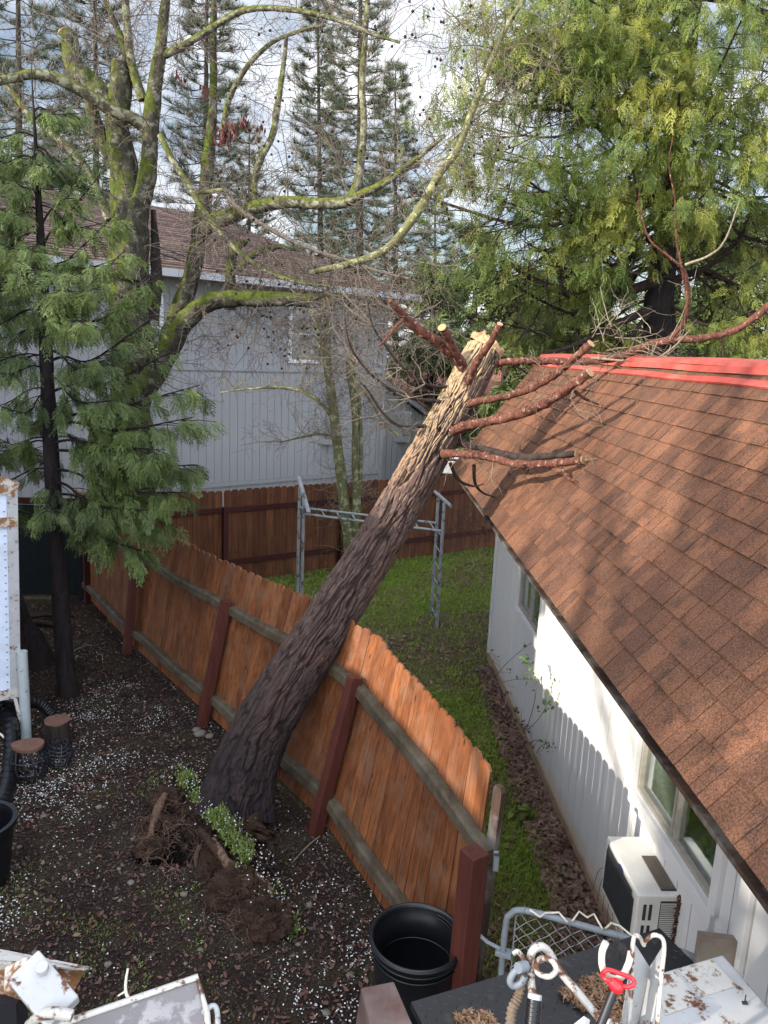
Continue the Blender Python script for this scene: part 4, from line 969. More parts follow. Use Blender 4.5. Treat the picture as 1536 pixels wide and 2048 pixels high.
# ragged torn soil face hanging from the lifted rim down into the pit
ed = spline([gz(352, 1532, .16), gz(400, 1590, .36), gz(450, 1650, .44), gz(505, 1715, .40), gz(550, 1790, .22), gz(580, 1870, .04)], 20)
bs_ = spline([gz(330, 1580, .0), gz(350, 1680, -.15), gz(400, 1740, -.2), gz(445, 1800, -.05), gz(500, 1880, .0), gz(560, 1930, -.02)], 20)
b = MB(); ns_, nt_ = 150, 90; SS, TT = np.meshgrid(np.linspace(0, 1, ns_), np.linspace(0, 1, nt_), indexing='ij')
def lerp_c(c, s): x = s * (len(c) - 1); i = np.clip(x.astype(int), 0, len(c) - 2); f = (x - i)[..., None]; return c[i] * (1 - f) + c[i + 1] * f
Pf = lerp_c(ed, SS) * (1 - TT[..., None]) + lerp_c(bs_, SS) * TT[..., None]
q1n = fbm(Pf * 4.2, 4, 71) - .47; q2n = fbm(Pf * 17, 4, 77) - .47; rdg = 1 - np.abs(2 * vnoise(Pf * V(9, 9, 2.2), 81) - 1)
dsp = (q1n * .50 + q2n * .16 - .06 * np.clip(rdg - .6, 0, 1) * 2.5) * np.sin(np.clip(TT * 1.1, 0, 1) * math.pi) ** .5
Pf = Pf + V(-.62, -.74, .25) * dsp[..., None] + V(0, 0, 1) * (q1n * .10)[..., None] * (1 - TT)[..., None] * 1.2
ii, jj = np.meshgrid(np.arange(ns_ - 1), np.arange(nt_ - 1), indexing='ij'); b.add(Pf.reshape(-1, 3), np.stack([ii * nt_ + jj, (ii + 1) * nt_ + jj, (ii + 1) * nt_ + jj + 1, ii * nt_ + jj + 1], -1).reshape(-1, 4))
b.build('soil_face', M['rootdirt'], ft, smooth=False)
# clods broken off the plate
for (px, py, z, sc, st) in ((335, 1600, .08, (.20, .14, .12), 0), (318, 1650, .06, (.17, .14, .10), 1), (300, 1695, .04, (.15, .13, .08), 2), (430, 1745, .14, (.15, .12, .20), 3), (478, 1790, .16, (.22, .15, .24), 8), (525, 1850, .10, (.22, .16, .18), 4), (480, 1850, .04, (.17, .14, .09), 5), (530, 1860, .06, (.13, .12, .09), 6), (420, 1790, .02, (.12, .10, .06), 7)):
    b = MB(); c = gz(px, py, z); A1, T1 = 60, 84; PH, TH_ = np.meshgrid(np.linspace(0, math.pi, A1), np.linspace(0, 2 * math.pi, T1, endpoint=False), indexing='ij')
    q = np.stack([np.sin(PH) * np.cos(TH_), np.sin(PH) * np.sin(TH_), np.cos(PH)], -1); r = .50 + 1.25 * (fbm(q * 2.4 + st * 7, 5, 30 + st) - .1) * .8 + .42 * (fbm(q * 8 + st, 4, 50) - .45)
    v = c + q * r[..., None] * V(*sc); ii, jj = np.meshgrid(np.arange(A1 - 1), np.arange(T1), indexing='ij'); j2 = (jj + 1) % T1
    b.add(v.reshape(-1, 3), np.stack([ii * T1 + jj, (ii + 1) * T1 + jj, (ii + 1) * T1 + j2, ii * T1 + j2], -1).reshape(-1, 4)); b.build('clod', M['rootdirt'], ft, smooth=False)
b = MB()
for q in range(120):
    i, j = rng.randint(8, ns_ - 9), rng.randint(15, nt_ - 12); p = Pf[i, j]; twig(b, p, V(rng.uniform(-.9, .3), rng.uniform(-1, .1), rng.uniform(-1.1, .3)), rng.uniform(.10, .34), rng.uniform(.002, .007), 1, -.07, .38, 4, nchild=3)
b.build('roots', M['bark_cedar'], ft)
for pl, r in (([(425, 1680, .42), (440, 1705, .40), (462, 1735, .32), (488, 1760, .24), (500, 1800, .14), (505, 1860, .02)], [.028, .036, .04, .034, .03, .02]),
              ([(470, 1730, .30), (520, 1755, .28), (545, 1790, .2), (552, 1850, .05)], [.03, .026, .024, .012]), ([(400, 1690, .3), (392, 1720, .18), (398, 1750, .0), (385, 1770, -.1)], [.02, .018, .014, .01]),
              ([(330, 1590, .2), (312, 1630, .16), (300, 1680, .04)], [.03, .04, .02]), ([(455, 1720, .3), (440, 1760, .16), (455, 1810, .06), (448, 1860, .0)], [.018, .018, .014, .01])):
    limb([gz(*q) for q in pl], r, 'root', 'root_bark', ft, 12, .9, 8, cut=False, seed=int(r[0] * 1000))
b = MB()
for q in range(70):
    px, py = rng.choice(((rng.uniform(400, 520), rng.uniform(1700, 1850)), (rng.uniform(290, 400), rng.uniform(1600, 1720)))); twig(b, gz(px, py, rng.uniform(.08, .3)), V(rng.uniform(-.9, .6), rng.uniform(-1, .3), rng.uniform(-.9, .3)), rng.uniform(.12, .3), rng.uniform(.002, .005), 2, -.05, .35, 4, nchild=3)
tag(b.build('rootlets', M['root_bark'], ft), None, None, kind='stuff')
# grass fringe on the lifted rim
b = MB(); n = 11000
t = NR.uniform(0, 1, n)
i = (t * (len(ed) - 1)).astype(int); P = ed[i] + NR.normal(0, 1, (n, 3)) * V(.042, .042, .02)
a = NR.uniform(0, 6.28, n); ln = NR.uniform(.012, .036, n)[:, None]; dr = np.stack([np.cos(a) * .7, np.sin(a) * .7, NR.uniform(.4, 1.2, n)], -1); sw = np.stack([-np.sin(a), np.cos(a), np.zeros(n)], -1) * .007
keepg = fbm(P * 5, 2, 3) > .36
P, dr, sw, ln = P[keepg], dr[keepg], sw[keepg], ln[keepg]; n = len(P)
b.add(np.stack([P - sw, P + sw, P + dr * ln + sw * .3, P + dr * ln - sw * .3], 1).reshape(-1, 3), np.arange(n * 4).reshape(n, 4)); tag(b.build('turf_fringe', M['weed'], ft), None, None, kind='stuff')
b = MB(); n = 700; i = NR.integers(0, len(ed), n); P = ed[i] + NR.normal(0, 1, (n, 3)) * V(.07, .07, .03) + V(0, 0, .02); a = NR.normal(0, 1, (n, 3)); a /= np.linalg.norm(a, axis=1)[:, None]; c = np.cross(a, NR.normal(0, 1, (n, 3))); c /= np.linalg.norm(c, axis=1)[:, None]
b.add(np.stack([P - a * .008, P - c * .006, P + a * .008, P + c * .006], 1).reshape(-1, 3), np.arange(n * 4).reshape(n, 4)); tag(b.build('petals', M['petal'], ft), None, None, kind='stuff')

# ------------------------------------------------------------------ climbing frame beyond the fence
mb_ = thing('monkey_bars', V(-1.4, 13.2, 0), 'grey metal monkey bars with two ladder ends on the grass behind the trunk', 'climbing frame')
yL, yR = 12.3, 11.55
TZ = 1.9
pA = [gz(600, 1190, 0), gz(608, 1205, 0)]; A0 = V(*gz(594, 1180, 0)[:2], 0); 
LA = [V(-1.46, 12.95, 0), V(-1.33, 12.45, 0)]; LB = [V(.87, 12.3, 0), V(.93, 11.75, 0)]
mp2 = {}
for nm, pr in (('A', LA), ('B', LB)):
    for q, p in enumerate(pr):
        h_ = 2.05 if nm == 'B' else 1.98; b = MB(); b.tube([p, p + V(0, 0, h_)], .027, 10); b.build('upright', M['bars'], mb_, smooth=True)
for q in (0, 1):
    b = MB(); b.tube([LA[q] + V(0, 0, 1.62), LB[q] + V(0, 0, 1.60)], .022, 8); b.build('side_rail', M['bars'], mb_, smooth=True)
for k in range(9):
    b = MB(); t = (k + .5) / 9; b.tube([LA[0] * (1 - t) + LB[0] * t + V(0, 0, 1.62), LA[1] * (1 - t) + LB[1] * t + V(0, 0, 1.61)], .013, 6); b.build('rung', M['bars'], mb_, smooth=True)
for k in range(6):
    for pr in (LB,):
        b = MB(); z = .15 + .27 * k; b.tube([pr[0] + V(0, 0, z), pr[1] + V(0, 0, z)], .012, 6); b.build('rung', M['bars'], mb_, smooth=True)
b = MB(); b.tube([LA[0] + V(-.03, .12, 2.12), LA[1] + V(.12, -.3, 1.70)], .038, 10); b.build('top_bar', M['bars'], mb_, smooth=True)
b = MB(); b.tube([LA[0] + V(0, 0, .12), LA[1] + V(0, 0, .12)], .014, 6); b.build('rung', M['bars'], mb_, smooth=True)
b = MB(); b.tube([LB[0] + V(-.05, .1, 2.1), LB[1] + V(.1, -.1, 2.02)], .03, 8); b.build('top_bar', M['bars'], mb_, smooth=True)
b = MB(); b.box(at(905, 932, 17.6), (.5, .5, .3)); b.box(at(905, 922, 17.6) + V(0, 0, .1), (.6, .6, .05)); tag(b.build('camper_shell', M['white_metal2'], loc=at(905, 925, 17.6), bevel=.05), 'pale vehicle roof glimpsed between the trunk and the roof corner', 'vehicle')

# ------------------------------------------------------------------ white trailer at the left edge
T0 = V(-3.86, 7.73, 0); tD = nrm(V(-.85, -.60, 0)); tN = V(-tD[1], tD[0], 0)
if tN[1] > 0: tN = -tN
tb_ = nrm(V(-.62, .78, 0)); TL = 3.6; TW = 2.1; z0, z1 = .50, 2.79
tr = thing('box_trailer', T0, 'white box trailer with rusted corner cap at the left edge of the yard', 'trailer')
def tp(s, z, e=0): return T0 + tD * s + tb_ * e + V(.038 * (z - .5), 0, z)
b = MB(); pr = [(0, z0), (TL, z0), (TL, z1 + .22), (.5, z1 + .22), (.0, z1)]
b.prism([tp(s, z) for s, z in pr], tb_ * .01, tb_ * TW); b.build('body', M['trailer'], tr)
b = MB(); b.beam(tp(.04, z0, -.002), tp(.04, z1, -.002), .022, .10, up=tuple(tD)); b.beam(tp(.22, z0, .0), tp(.22, z1, .0), .012, .03, up=tuple(tD)); b.build('corner_post', M['white_metal2'], tr)
b = MB(); b.beam(tp(0, z1 - .02, -.004), tp(.5, z1 + .20, -.004), .04, .16); b.beam(tp(0, z1 - .35, -.008), tp(TL, z1 - .35, -.008), .02, .10); b.build('cap_rail', M['white_rusty'], tr)
b = MB(); b.beam(tp(0, z0 + .04, -.012), tp(TL, z0 + .04, -.012), .03, .10); b.build('bottom_rail', M['white_metal'], tr)
b = MB(); b.box(tp(TL / 2, .40, TW / 2), (2.6, 1.4, .2)); b.build('chassis', M['black_iron'], tr)
for i in range(24): b = MB(); b.box(tp(.12, z0 + .1 + i * .085, -.014), (.012, .012, .012)); b.build('rivet', M['galv'], tr)
b = MB(); b.beam(tp(.06, z0 + .01, -.06), tp(-.01, .12, -.10), .015, .035); b.build('prop_rod', M['white_metal'], tr)
for s in (1.4, 2.4):
    wv = MB(); c = tp(s, .3, .1); th = np.linspace(0, 2 * math.pi, 24, endpoint=False)
    wv.prism([c + tD * .3 * math.cos(x) + V(0, 0, .3 * math.sin(x)) for x in th], tb_ * 0, tb_ * .18); wv.build('wheel', M['black_iron'], tr)
# grey pipe post beside it
b = MB(); pb = gz(53, 1480, 0); b.tube([pb + V(0, 0, -.1), pb + V(-.01, .03, 1.02)], .055, 16); tag(b.build('pipe_post', M['greypaint'], loc=pb, smooth=True), 'grey painted pipe post standing beside the white trailer', 'post')
# stumps, pots and hose under the trailer
def stump(px, py, r, h, lab, tilt=0):
    c = gz(px, py, 0); t = thing('tree_stump', c, lab, 'stump', 'sawn log stumps beside the trailer'); b = MB()
    pts = [c + V(0, 0, -.05), c + V(0, 0, h * .3), c + V(0, 0, h * .7), c + V(0, 0, h)]
    b.tube(pts, [r * 1.12, r * 1.02, r, r], 26, rough=.35, seed=5, cap=False); b.build('trunk', M['bark_cedar'], t, smooth=True)
    b = MB(); b.prism([c + V(r * 1.0 * math.cos(x) * (1 + .05 * math.sin(3 * x)), r * math.sin(x), h) for x in np.linspace(0, 6.283, 24, endpoint=False)], V(0, 0, -.01), V(0, 0, .006)); b.build('cut_face', M['stumptop'], t)
stump(116, 1492, .13, .30, 'tall sawn stump beside the grey pipe post')
t = thing('plant_stand', gz(60, 1570, 0), 'low round topped stool on black wire legs by the hose', 'stand')
c = gz(58, 1560, 0)
b = MB(); b.prism([c + V(.155 * math.cos(x), .125 * math.sin(x) + .02 * math.sin(2 * x), .36) for x in np.linspace(0, 6.283, 26, endpoint=False)], V(0, 0, 0), V(0, 0, .03)); b.build('top', M['stumptop'], t)
for k in range(12):
    x = k / 12 * 6.283; b = MB(); b.tube(spline([c + V(.13 * math.cos(x), .11 * math.sin(x), .36), c + V(.17 * math.cos(x + .2), .15 * math.sin(x + .2), .2), c + V(.14 * math.cos(x + .3), .12 * math.sin(x + .3), .0)], 4), .010, 5); b.build('leg', M['black_iron'], t)
b = MB()
for z in (.12, .24): b.tube([c + V(.16 * math.cos(x), .14 * math.sin(x), z) for x in np.linspace(0, 6.283, 24)], .008, 5)
b.build('hoop', M['black_iron'], t)
c = gz(118, 1530, 0); t = thing('wire_basket', c, 'coiled black wire basket in front of the taller stump', 'basket')
b = MB()
for k in range(7):
    z = .03 + k * .035; r = .10 + .035 * math.sin(k * .55); b.tube([c + V(r * math.cos(x), r * .9 * math.sin(x), z + .015 * math.sin(2 * x)) for x in np.linspace(0, 6.283, 26)], .008, 5)
b.build('coil', M['black_iron'], t)
b = MB()
for k in range(14):
    x = k / 14 * 6.283; b.tube(spline([c + V(.10 * math.cos(x), .09 * math.sin(x), .0), c + V(.145 * math.cos(x + .3), .13 * math.sin(x + .3), .13), c + V(.10 * math.cos(x + .5), .09 * math.sin(x + .5), .27)], 4), .006, 4)
b.build('ribs', M['black_iron'], t)
def hose(pts, r, lab, nm='corrugated_hose'):
    b = MB(); sp = spline(pts, 22); n = len(sp); b.tube(sp, r * (1 + .06 * np.sin(np.arange(n) * 1.6)), 14); return tag(b.build(nm, M['black_plastic'], loc=sp[0], smooth=True), lab, 'hose')
hose([gz(-30, 1390, .45), gz(30, 1400, .42), gz(80, 1408, .30), gz(103, 1428, .16)], .06, 'black hose arching out past the grey pipe post')
hose([gz(8, 1400, .3), gz(20, 1450, .25), gz(22, 1520, .12), gz(10, 1590, .08), gz(-20, 1640, .07)], .075, 'thick black hose lying against the trailer beside the wire legged stool')
b = MB(); b.tube(spline([gz(-20, 1463, .2), gz(0, 1468, .22), gz(12, 1480, .2), gz(14, 1490, .1)], 6), .012, 6); tag(b.build('white_hose', M['ivory'], loc=gz(0, 1468, .2), smooth=True), 'short curve of white hose under the trailer', 'hose')
b = MB(); c = gz(-35, 1760, .0); lathe(b, c, [(.20, 0), (.26, .5), (.285, .5), (.285, .54), (.25, .54), (.24, .50), (.19, .03), (0, .03)], 36); tag(b.build('bucket', M['black_plastic'], loc=c, smooth=False), 'black round tub cut by the left edge of the picture', 'tub')
# ground sticks, rocks
for i, (a_, c_, r) in enumerate((((640, 1672), (570, 1742), .006), ((148, 1232), (36, 1238), .03), ((195, 1210), (245, 1252), .05), ((150, 1300), (185, 1292), .008), ((195, 1308), (205, 1325), .006), ((35, 1250), (108, 1250), .05))):
    b = MB(); p, q = gz(*a_, .03), gz(*c_, .03); b.tube(spline([p, (p + q) / 2 + V(.02, .03, .03), q], 6), [r, r, r * .6], 7, rough=.3); 
    tag(b.build('fallen_stick', M['bark_cedar' if r > .02 else 'twig_pale'], loc=p, smooth=True), ['thin stick on the soil by the leaning red post', 'dark log lying across the leaves at the far left', 'short thick log by the far end of the near fence', 'thin pale twig among the leaves left of the first red post', 'tiny forked pale twig left of the first red post', 'second dark log just before the one at the far left'][i], 'stick')
b = MB(); n = 0
for i in range(240):
    x, y = rng.uniform(-4.5, .5), rng.uniform(3.3, 9.5)
    if side(x, y) > -.1 or not hole(x, y): continue
    r = rng.uniform(.01, .032); z = float(gheight(np.array([x]), np.array([y]))[0]); vv = []
    for a1 in range(6):
        for t1 in range(8):
            ph = math.pi * a1 / 5; t = 6.283 * t1 / 8; q = V(math.sin(ph) * math.cos(t), math.sin(ph) * math.sin(t), math.cos(ph) * .6); e = .75 + .5 * hsh(np.array([i]), np.array([a1]), np.array([t1]))[0]
            vv.append(V(x, y, z + r * .3) + q * r * e)
    b.add(vv, [(a1 * 8 + t1, a1 * 8 + (t1 + 1) % 8, (a1 + 1) * 8 + (t1 + 1) % 8, (a1 + 1) * 8 + t1) for a1 in range(5) for t1 in range(8)])
tag(b.build('pebbles', M['rock'], smooth=True), 'small dark pebbles in the soil of the near yard', 'pebbles', kind='stuff')
c = gz(400, 1470, .0); b = MB()
for (dx, dy, r) in ((0, 0, .07), (.12, -.05, .05), (-.06, .08, .05)):
    vv = []
    for a1 in range(9):
        for t1 in range(12):
            ph = math.pi * a1 / 8; t = 6.283 * t1 / 12; q = V(math.sin(ph) * math.cos(t), math.sin(ph) * math.sin(t), math.cos(ph) * .45); e = .8 + .5 * fbm((q * 2 + dx * 9)[None], 3, 8)[0]
            vv.append(c + V(dx, dy, .02) + q * r * e)
    b.add(vv, [(a1 * 12 + t1, a1 * 12 + (t1 + 1) % 12, (a1 + 1) * 12 + (t1 + 1) % 12, (a1 + 1) * 12 + t1) for a1 in range(8) for t1 in range(12)])
tag(b.build('rocks', M['rock'], loc=c, smooth=True), 'flat grey stones at the foot of the second red post', 'stones', kind='stuff')

# ------------------------------------------------------------------ trash can
tcn = V(.325, 4.14, 0)
tcan = thing('trash_can', tcn, 'open black plastic trash can against the near red post', 'trash can')
TS = .915
b = MB(); lathe(b, tcn, [(r_ * .97, z_ * TS) for r_, z_ in [(0, .0), (.235, .0), (.25, .02), (.268, .60), (.27, .74), (.276, .75), (.276, .775), (.283, .78), (.283, .80), (.29, .805), (.30, .83), (.303, .86), (.297, .875), (.285, .875), (.275, .85), (.272, .79), (.258, .775), (.25, .60), (.235, .05), (0, .04)]], 64); b.build('body', M['black_plastic'], tcan, smooth=True)
b = MB()
for r, z in ((.304, .86), (.293, .81), (.281, .755), (.2535, .62)): b.tube([tcn + V(r * .97 * math.cos(x), r * .97 * math.sin(x), z * TS) for x in np.linspace(0, 6.283, 64)], .006, 6)
b.build('rim', M['black_plastic'], tcan, smooth=True)
b = MB()
for dz in (.84, .81): b.tube([tcn + V(.26 * math.cos(x), .26 * math.sin(x), dz * TS) for x in np.linspace(.35, 1.0, 12)], .006, 6)
b.build('handle', M['black_plastic'], tcan, smooth=True)

# ------------------------------------------------------------------ climbing rose and dead weeds by the wall
def leafy(name, pts_list, lab, nleaf, mat='shrub', r=.004, ls=(.025, .065)):
    t = thing(name, pts_list[0][0], lab, 'plant'); b = MB(); lf = MB()
    for pts in pts_list:
        sp = spline(pts, 8); b.tube(sp, [r, r * .6], 5, cap=False)
        for q in range(nleaf):
            i = rng.randint(len(sp) // 2, len(sp) - 1); p = sp[i] + NR.normal(0, .025, 3); a = nrm(NR.normal(0, 1, 3)) * rng.uniform(*ls) * .5; c = nrm(np.cross(a, NR.normal(0, 1, 3))) * np.linalg.norm(a) * .6
            lf.add([p - a, p - c, p + a * 1.1, p + c], [(0, 1, 2, 3)])
    b.build('stems', M['twig'], t, smooth=True); lf.n and lf.build('leaves', M[mat], t)
q = V(1.78, 7.2, 0)
leafy('wall_shrub', [[gz(1050, 1465, 0), at(1062, 1430, 7.3), at(1072, 1380, 7.2), at(1060, 1330, 7.25), at(1040, 1312, 7.3)], [gz(1050, 1465, 0), at(1075, 1440, 7.1), at(1095, 1410, 7.0), at(1104, 1375, 7.0)], [gz(990, 1355, 0), at(1010, 1330, 8.6), at(1050, 1295, 8.3), at(1085, 1270, 8.0), at(1125, 1240, 7.6)], [gz(1000, 1365, 0), at(1040, 1358, 8.1), at(1105, 1360, 7.4)]], 'straggly shrub with few green leaves growing up the white wall', 24)
leafy('wall_shrub', [[gz(1070, 1510, 0), at(1085, 1490, 6.9), at(1103, 1495, 6.75)], [gz(1060, 1490, 0), at(1072, 1480, 7.0), at(1100, 1490, 6.8)]], 'small dark leaved sprig at the wall below the straggly shrub', 22, ls=(.015, .035))
leafy('dead_weeds', [[gz(x, y, 0), gz(x, y, 0) + V(rng.uniform(-.15, .15), rng.uniform(-.1, .2), rng.uniform(.1, .3)), gz(x, y, 0) + V(rng.uniform(-.35, .3), rng.uniform(-.2, .3), rng.uniform(.05, .45))] for x, y in [(rng.uniform(1000 + (yy - 1350) * .42, 1025 + (yy - 1350) * .48), yy) for yy in np.linspace(1350, 1560, 60)]], 'tangle of dry brown weeds along the foot of the white wall', 5, 'litter', .003)
leafy('wall_vine', [[wp2(5.0 + i * .12, .08, -.04), wp2(5.05 + i * .1, .3, -.03), wp2(5.2 + i * .13, .45 + .1 * (i % 3), -.025)] for i in range(7)], 'bare vine creeping up the wall base below the air conditioner', 0, r=.003)
leafy('low_plant', [[gz(1040, 1640, 0), gz(1040, 1640, 0) + V(rng.uniform(-.1, .1), rng.uniform(-.1, .1), .08), gz(1040, 1640, 0) + V(rng.uniform(-.16, .16), rng.uniform(-.16, .16), .12)] for i in range(8)], 'broad leaved low weed in the grass beyond the end of the near fence', 6, 'weed', .003, (.07, .12))
# ------------------------------------------------------------------ foliage
def spray_template(pairs, sub, ang, w, droop, seed, curl=0.0):
    r = np.random.default_rng(seed); q = []
    def leaf(p, d, L, ww):
        n = V(0, 0, 1); s = nrm(np.cross(n, d)) * ww
        q.append([p, p + d * L * .45 - s, p + d * L, p + d * L * .45 + s])
    for i in range(pairs):
        t = (i + .5) / pairs; L = .62 * (1 - t * .65)
        for sg in (-1, 1):
            a = sg * math.radians(ang + r.uniform(-12, 12)); d = nrm(V(math.cos(a), math.sin(a), r.uniform(-.25, .1)))
            p = V(t, 0, -droop * t * t); LL = L * r.uniform(.7, 1.15)
            leaf(p, d, LL * .5 if sub else LL, w)
            if sub:
                leaf(p + d * LL * .42, nrm(d + V(.2, 0, -.1)), LL * .6, w * .9)
                for k in range(sub):
                    tt = (k + 1) / (sub + 1.2); a2 = a + sg * math.radians(28 + r.uniform(-8, 8)) * (-1 if k % 2 else 1)
                    leaf(p + d * LL * tt, nrm(V(math.cos(a2), math.sin(a2), r.uniform(-.3, .1))), LL * .36, w * .8)
    leaf(V(.75, 0, -droop * .56), nrm(V(1, 0, -droop * 1.4)), .34, w)
    T = np.array(q)        # n,4,3
    return T
TPL = [spray_template(7, 2, 36, .027, .5, s) for s in range(6)]
TPL_B = [spray_template(5, 0, 45, .05, .35, 50 + s) for s in range(5)]      # coarse, for trees further off
def needle_template(n, seed, w=.02):
    r = np.random.default_rng(seed); q = []
    for i in range(n):
        a = r.uniform(0, 6.283); e = r.uniform(.15, 1.25); d = V(math.cos(e), math.sin(e) * math.cos(a), math.sin(e) * math.sin(a)); s = nrm(np.cross(d, r.normal(0, 1, 3))) * w; p = V(r.uniform(-.25, .1), 0, 0)
        q.append([p - s, p + s, p + d + s * .2, p + d - s * .2])
    return np.array(q)
TPL_N = [needle_template(16, s) for s in range(6)]
def put_sprays(b, P, D, S, tpl, rollsd=.5):
    P = np.array(P); D = np.array(D); S = np.array(S); n = len(P)
    if n == 0: return
    D = D / (np.linalg.norm(D, axis=1)[:, None] + 1e-9)
    U = V(0, 0, 1)[None] + NR.normal(0, rollsd, (n, 3)); Sd = np.cross(U, D); Sd /= (np.linalg.norm(Sd, axis=1)[:, None] + 1e-9); N = np.cross(D, Sd)
    R = np.stack([D, Sd, N], 2) * S[:, None, None]                    # columns
    k = NR.integers(0, len(tpl), n)
    for j, T in enumerate(tpl):
        m = k == j
        if not m.any(): continue
        v = np.einsum('nab,qcb->nqca', R[m], T) + P[m][:, None, None, :]
        v = v.reshape(-1, 3); b.add(v, np.arange(len(v)).reshape(-1, 4))
def bough(bb, P, D, S, p0, p1, r0, sag=.15, ns=26, sub=9, L=.32, up=.0, start=.3, spread=.9, drp=-.65, dens=1.0):
    # a limb from p0 to p1 with side twigs; sprays hang along the twigs
    mid = (p0 + p1) / 2 + V(0, 0, -sag) + NR.normal(0, .06, 3); sp = spline([p0, p0 * .6 + mid * .4 + V(0, 0, .05), mid, p1], 6); bb.tube(sp, [r0, r0 * .3], 6, cap=False)
    ln = np.linalg.norm(p1 - p0)
    for q in range(sub):
        t = start + (1 - start) * (q + rng.random()) / sub; i = min(int(t * (len(sp) - 1)), len(sp) - 2); d = nrm(sp[i + 1] - sp[i])
        s = nrm(np.cross(d, V(0, 0, 1))) * (1 if q % 2 else -1); dd = nrm(d * rng.uniform(.4, 1.0) + s * spread * rng.uniform(.3, 1) + V(0, 0, rng.uniform(-.35, .15) + up))
        tl = ln * rng.uniform(.14, .32) * (1.15 - t * .5); n = 6; pts = [sp[i]]
        for k in range(n): dd = nrm(dd + V(0, 0, -.06) + NR.normal(0, .08, 3)); pts.append(pts[-1] + dd * tl / n)
        bb.tube(pts, [max(r0 * .22, .006), .003], 4, cap=False)
        for k in range(max(1, int(ns * dens / sub * (1.2)))):
            u = rng.uniform(.15, 1.0); j = min(int(u * n), n - 1); P.append(pts[j] + (pts[j + 1] - pts[j]) * rng.random()); w = nrm(dd + V(rng.uniform(-.7, .7), rng.uniform(-.7, .7), drp + rng.uniform(-.3, .3))); D.append(w); S.append(L * rng.uniform(.65, 1.25))

# ---- left cedar with the black trunk
cedar = thing('cedar_tree', gz(137, 1385, 0), 'feathery green cedar with slim black trunk between the trailer and the near fence', 'tree')
ctp = [(137, 1400, 8.80), (128, 1300, 8.83), (118, 1150, 8.86), (108, 1000, 8.88), (99, 850, 8.9), (92, 700, 8.9), (86, 560, 8.95), (78, 420, 9.0), (72, 300, 9.0), (66, 200, 9.0), (62, 120, 9.0)]
csp = spline([at(*p) for p in ctp], 12); b = MB(); b.tube(csp, [.13, .105, .10, .095, .085, .072, .055, .038, .022, .010, .003], 20, rough=.16, seed=3); b.build('trunk', M['bark_black'], cedar, smooth=True)
def con(pyt):
    i = int(np.interp(pyt, [120, 200, 300, 420, 560, 700, 850, 1000, 1150], [120, 108, 96, 84, 72, 60, 48, 36, 24])); return csp[i]
bb = MB(); P, D, Sz = [], [], []
for (y0, tx, ty, TY, r, n, sub) in ((840, 400, 770, 8.6, .022, 210, 26), (850, 385, 835, 8.2, .022, 260, 26), (900, 395, 930, 8.4, .022, 280, 26), (880, 330, 900, 8.0, .02, 240, 24), (930, 370, 985, 8.1, .02, 230, 24), (960, 300, 1020, 8.0, .02, 200, 22), (985, 345, 1050, 8.2, .018, 190, 18), (1000, 290, 1105, 8.2, .016, 150, 14), (990, 250, 1010, 8.5, .014, 100, 12), (1000, 230, 1060, 8.6, .012, 45, 8),
                                 (780, 350, 700, 9.0, .02, 120, 18), (720, 300, 640, 8.8, .02, 230, 20), (660, 290, 560, 8.8, .02, 230, 20), (600, 250, 500, 8.8, .018, 190, 16), (740, 230, 800, 8.1, .018, 210, 18), (690, 210, 720, 8.1, .018, 220, 18), (560, 230, 430, 8.9, .018, 160, 14), (500, 200, 350, 9, .016, 130, 12), (450, 180, 290, 9, .014, 110, 12), (620, 170, 640, 7.9, .016, 170, 16), (540, 150, 540, 8.1, .016, 160, 14)):
    bough(bb, P, D, Sz, con(y0), at(tx, ty, TY), r, .12, n * (.8 if ty > 740 else .45), sub, .19, start=.42, spread=.85)
for q in range(44):
    y0 = rng.uniform(220, 960); a = rng.uniform(1.8, 4.6) if q % 3 else rng.uniform(-1.5, 1.6); ln = np.interp(y0, [220, 500, 960], [.5, 1.2, 1.5]) * rng.uniform(.7, 1.15)
    p0 = con(y0); bough(bb, P, D, Sz, p0, p0 + V(math.cos(a) * ln, math.sin(a) * ln * .8, rng.uniform(-.35, .25)), .012, .1, 50, 12, .17, start=.25)
bb.build('limbs', M['bark_black'], cedar, smooth=True); b = MB(); put_sprays(b, P, D, Sz, TPL); b.build('crown', M['fol_left'], cedar)
# second dark trunk, mostly hidden by the trailer
t2 = thing('cedar_tree', gz(62, 1320, 0), 'dark trunk flaring at its foot, half hidden by the white trailer', 'tree')
b = MB(); q0 = gz(58, 1325, 0); b.tube(spline([q0 + V(.1, -.0, -.1), q0 + V(.02, .02, .2), q0 + V(-.22, .08, .8), q0 + V(-.42, .15, 2.2), q0 + V(-.62, .2, 4.5), q0 + V(-.9, .3, 8)], 10), [.30, .22, .15, .13, .11, .07], 18, rough=.3, seed=9); b.build('trunk', M['bark_black'], t2, smooth=True)
bb = MB(); P, D, Sz = [], [], []
for q in range(38):
    z = rng.uniform(1.9, 7.4); p0 = q0 + V(-.4 - .055 * z, .15, z); a = rng.uniform(0, 6.283); ln = rng.uniform(.8, 1.7); bough(bb, P, D, Sz, p0, p0 + V(math.cos(a) * ln, math.sin(a) * ln, rng.uniform(-.3, .2)), .014, .1, 60, 12, .19, start=.2)
bb.build('limbs', M['bark_black'], t2, smooth=True); b = MB(); put_sprays(b, P, D, Sz, TPL); b.build('crown', M['fol_left'], t2)

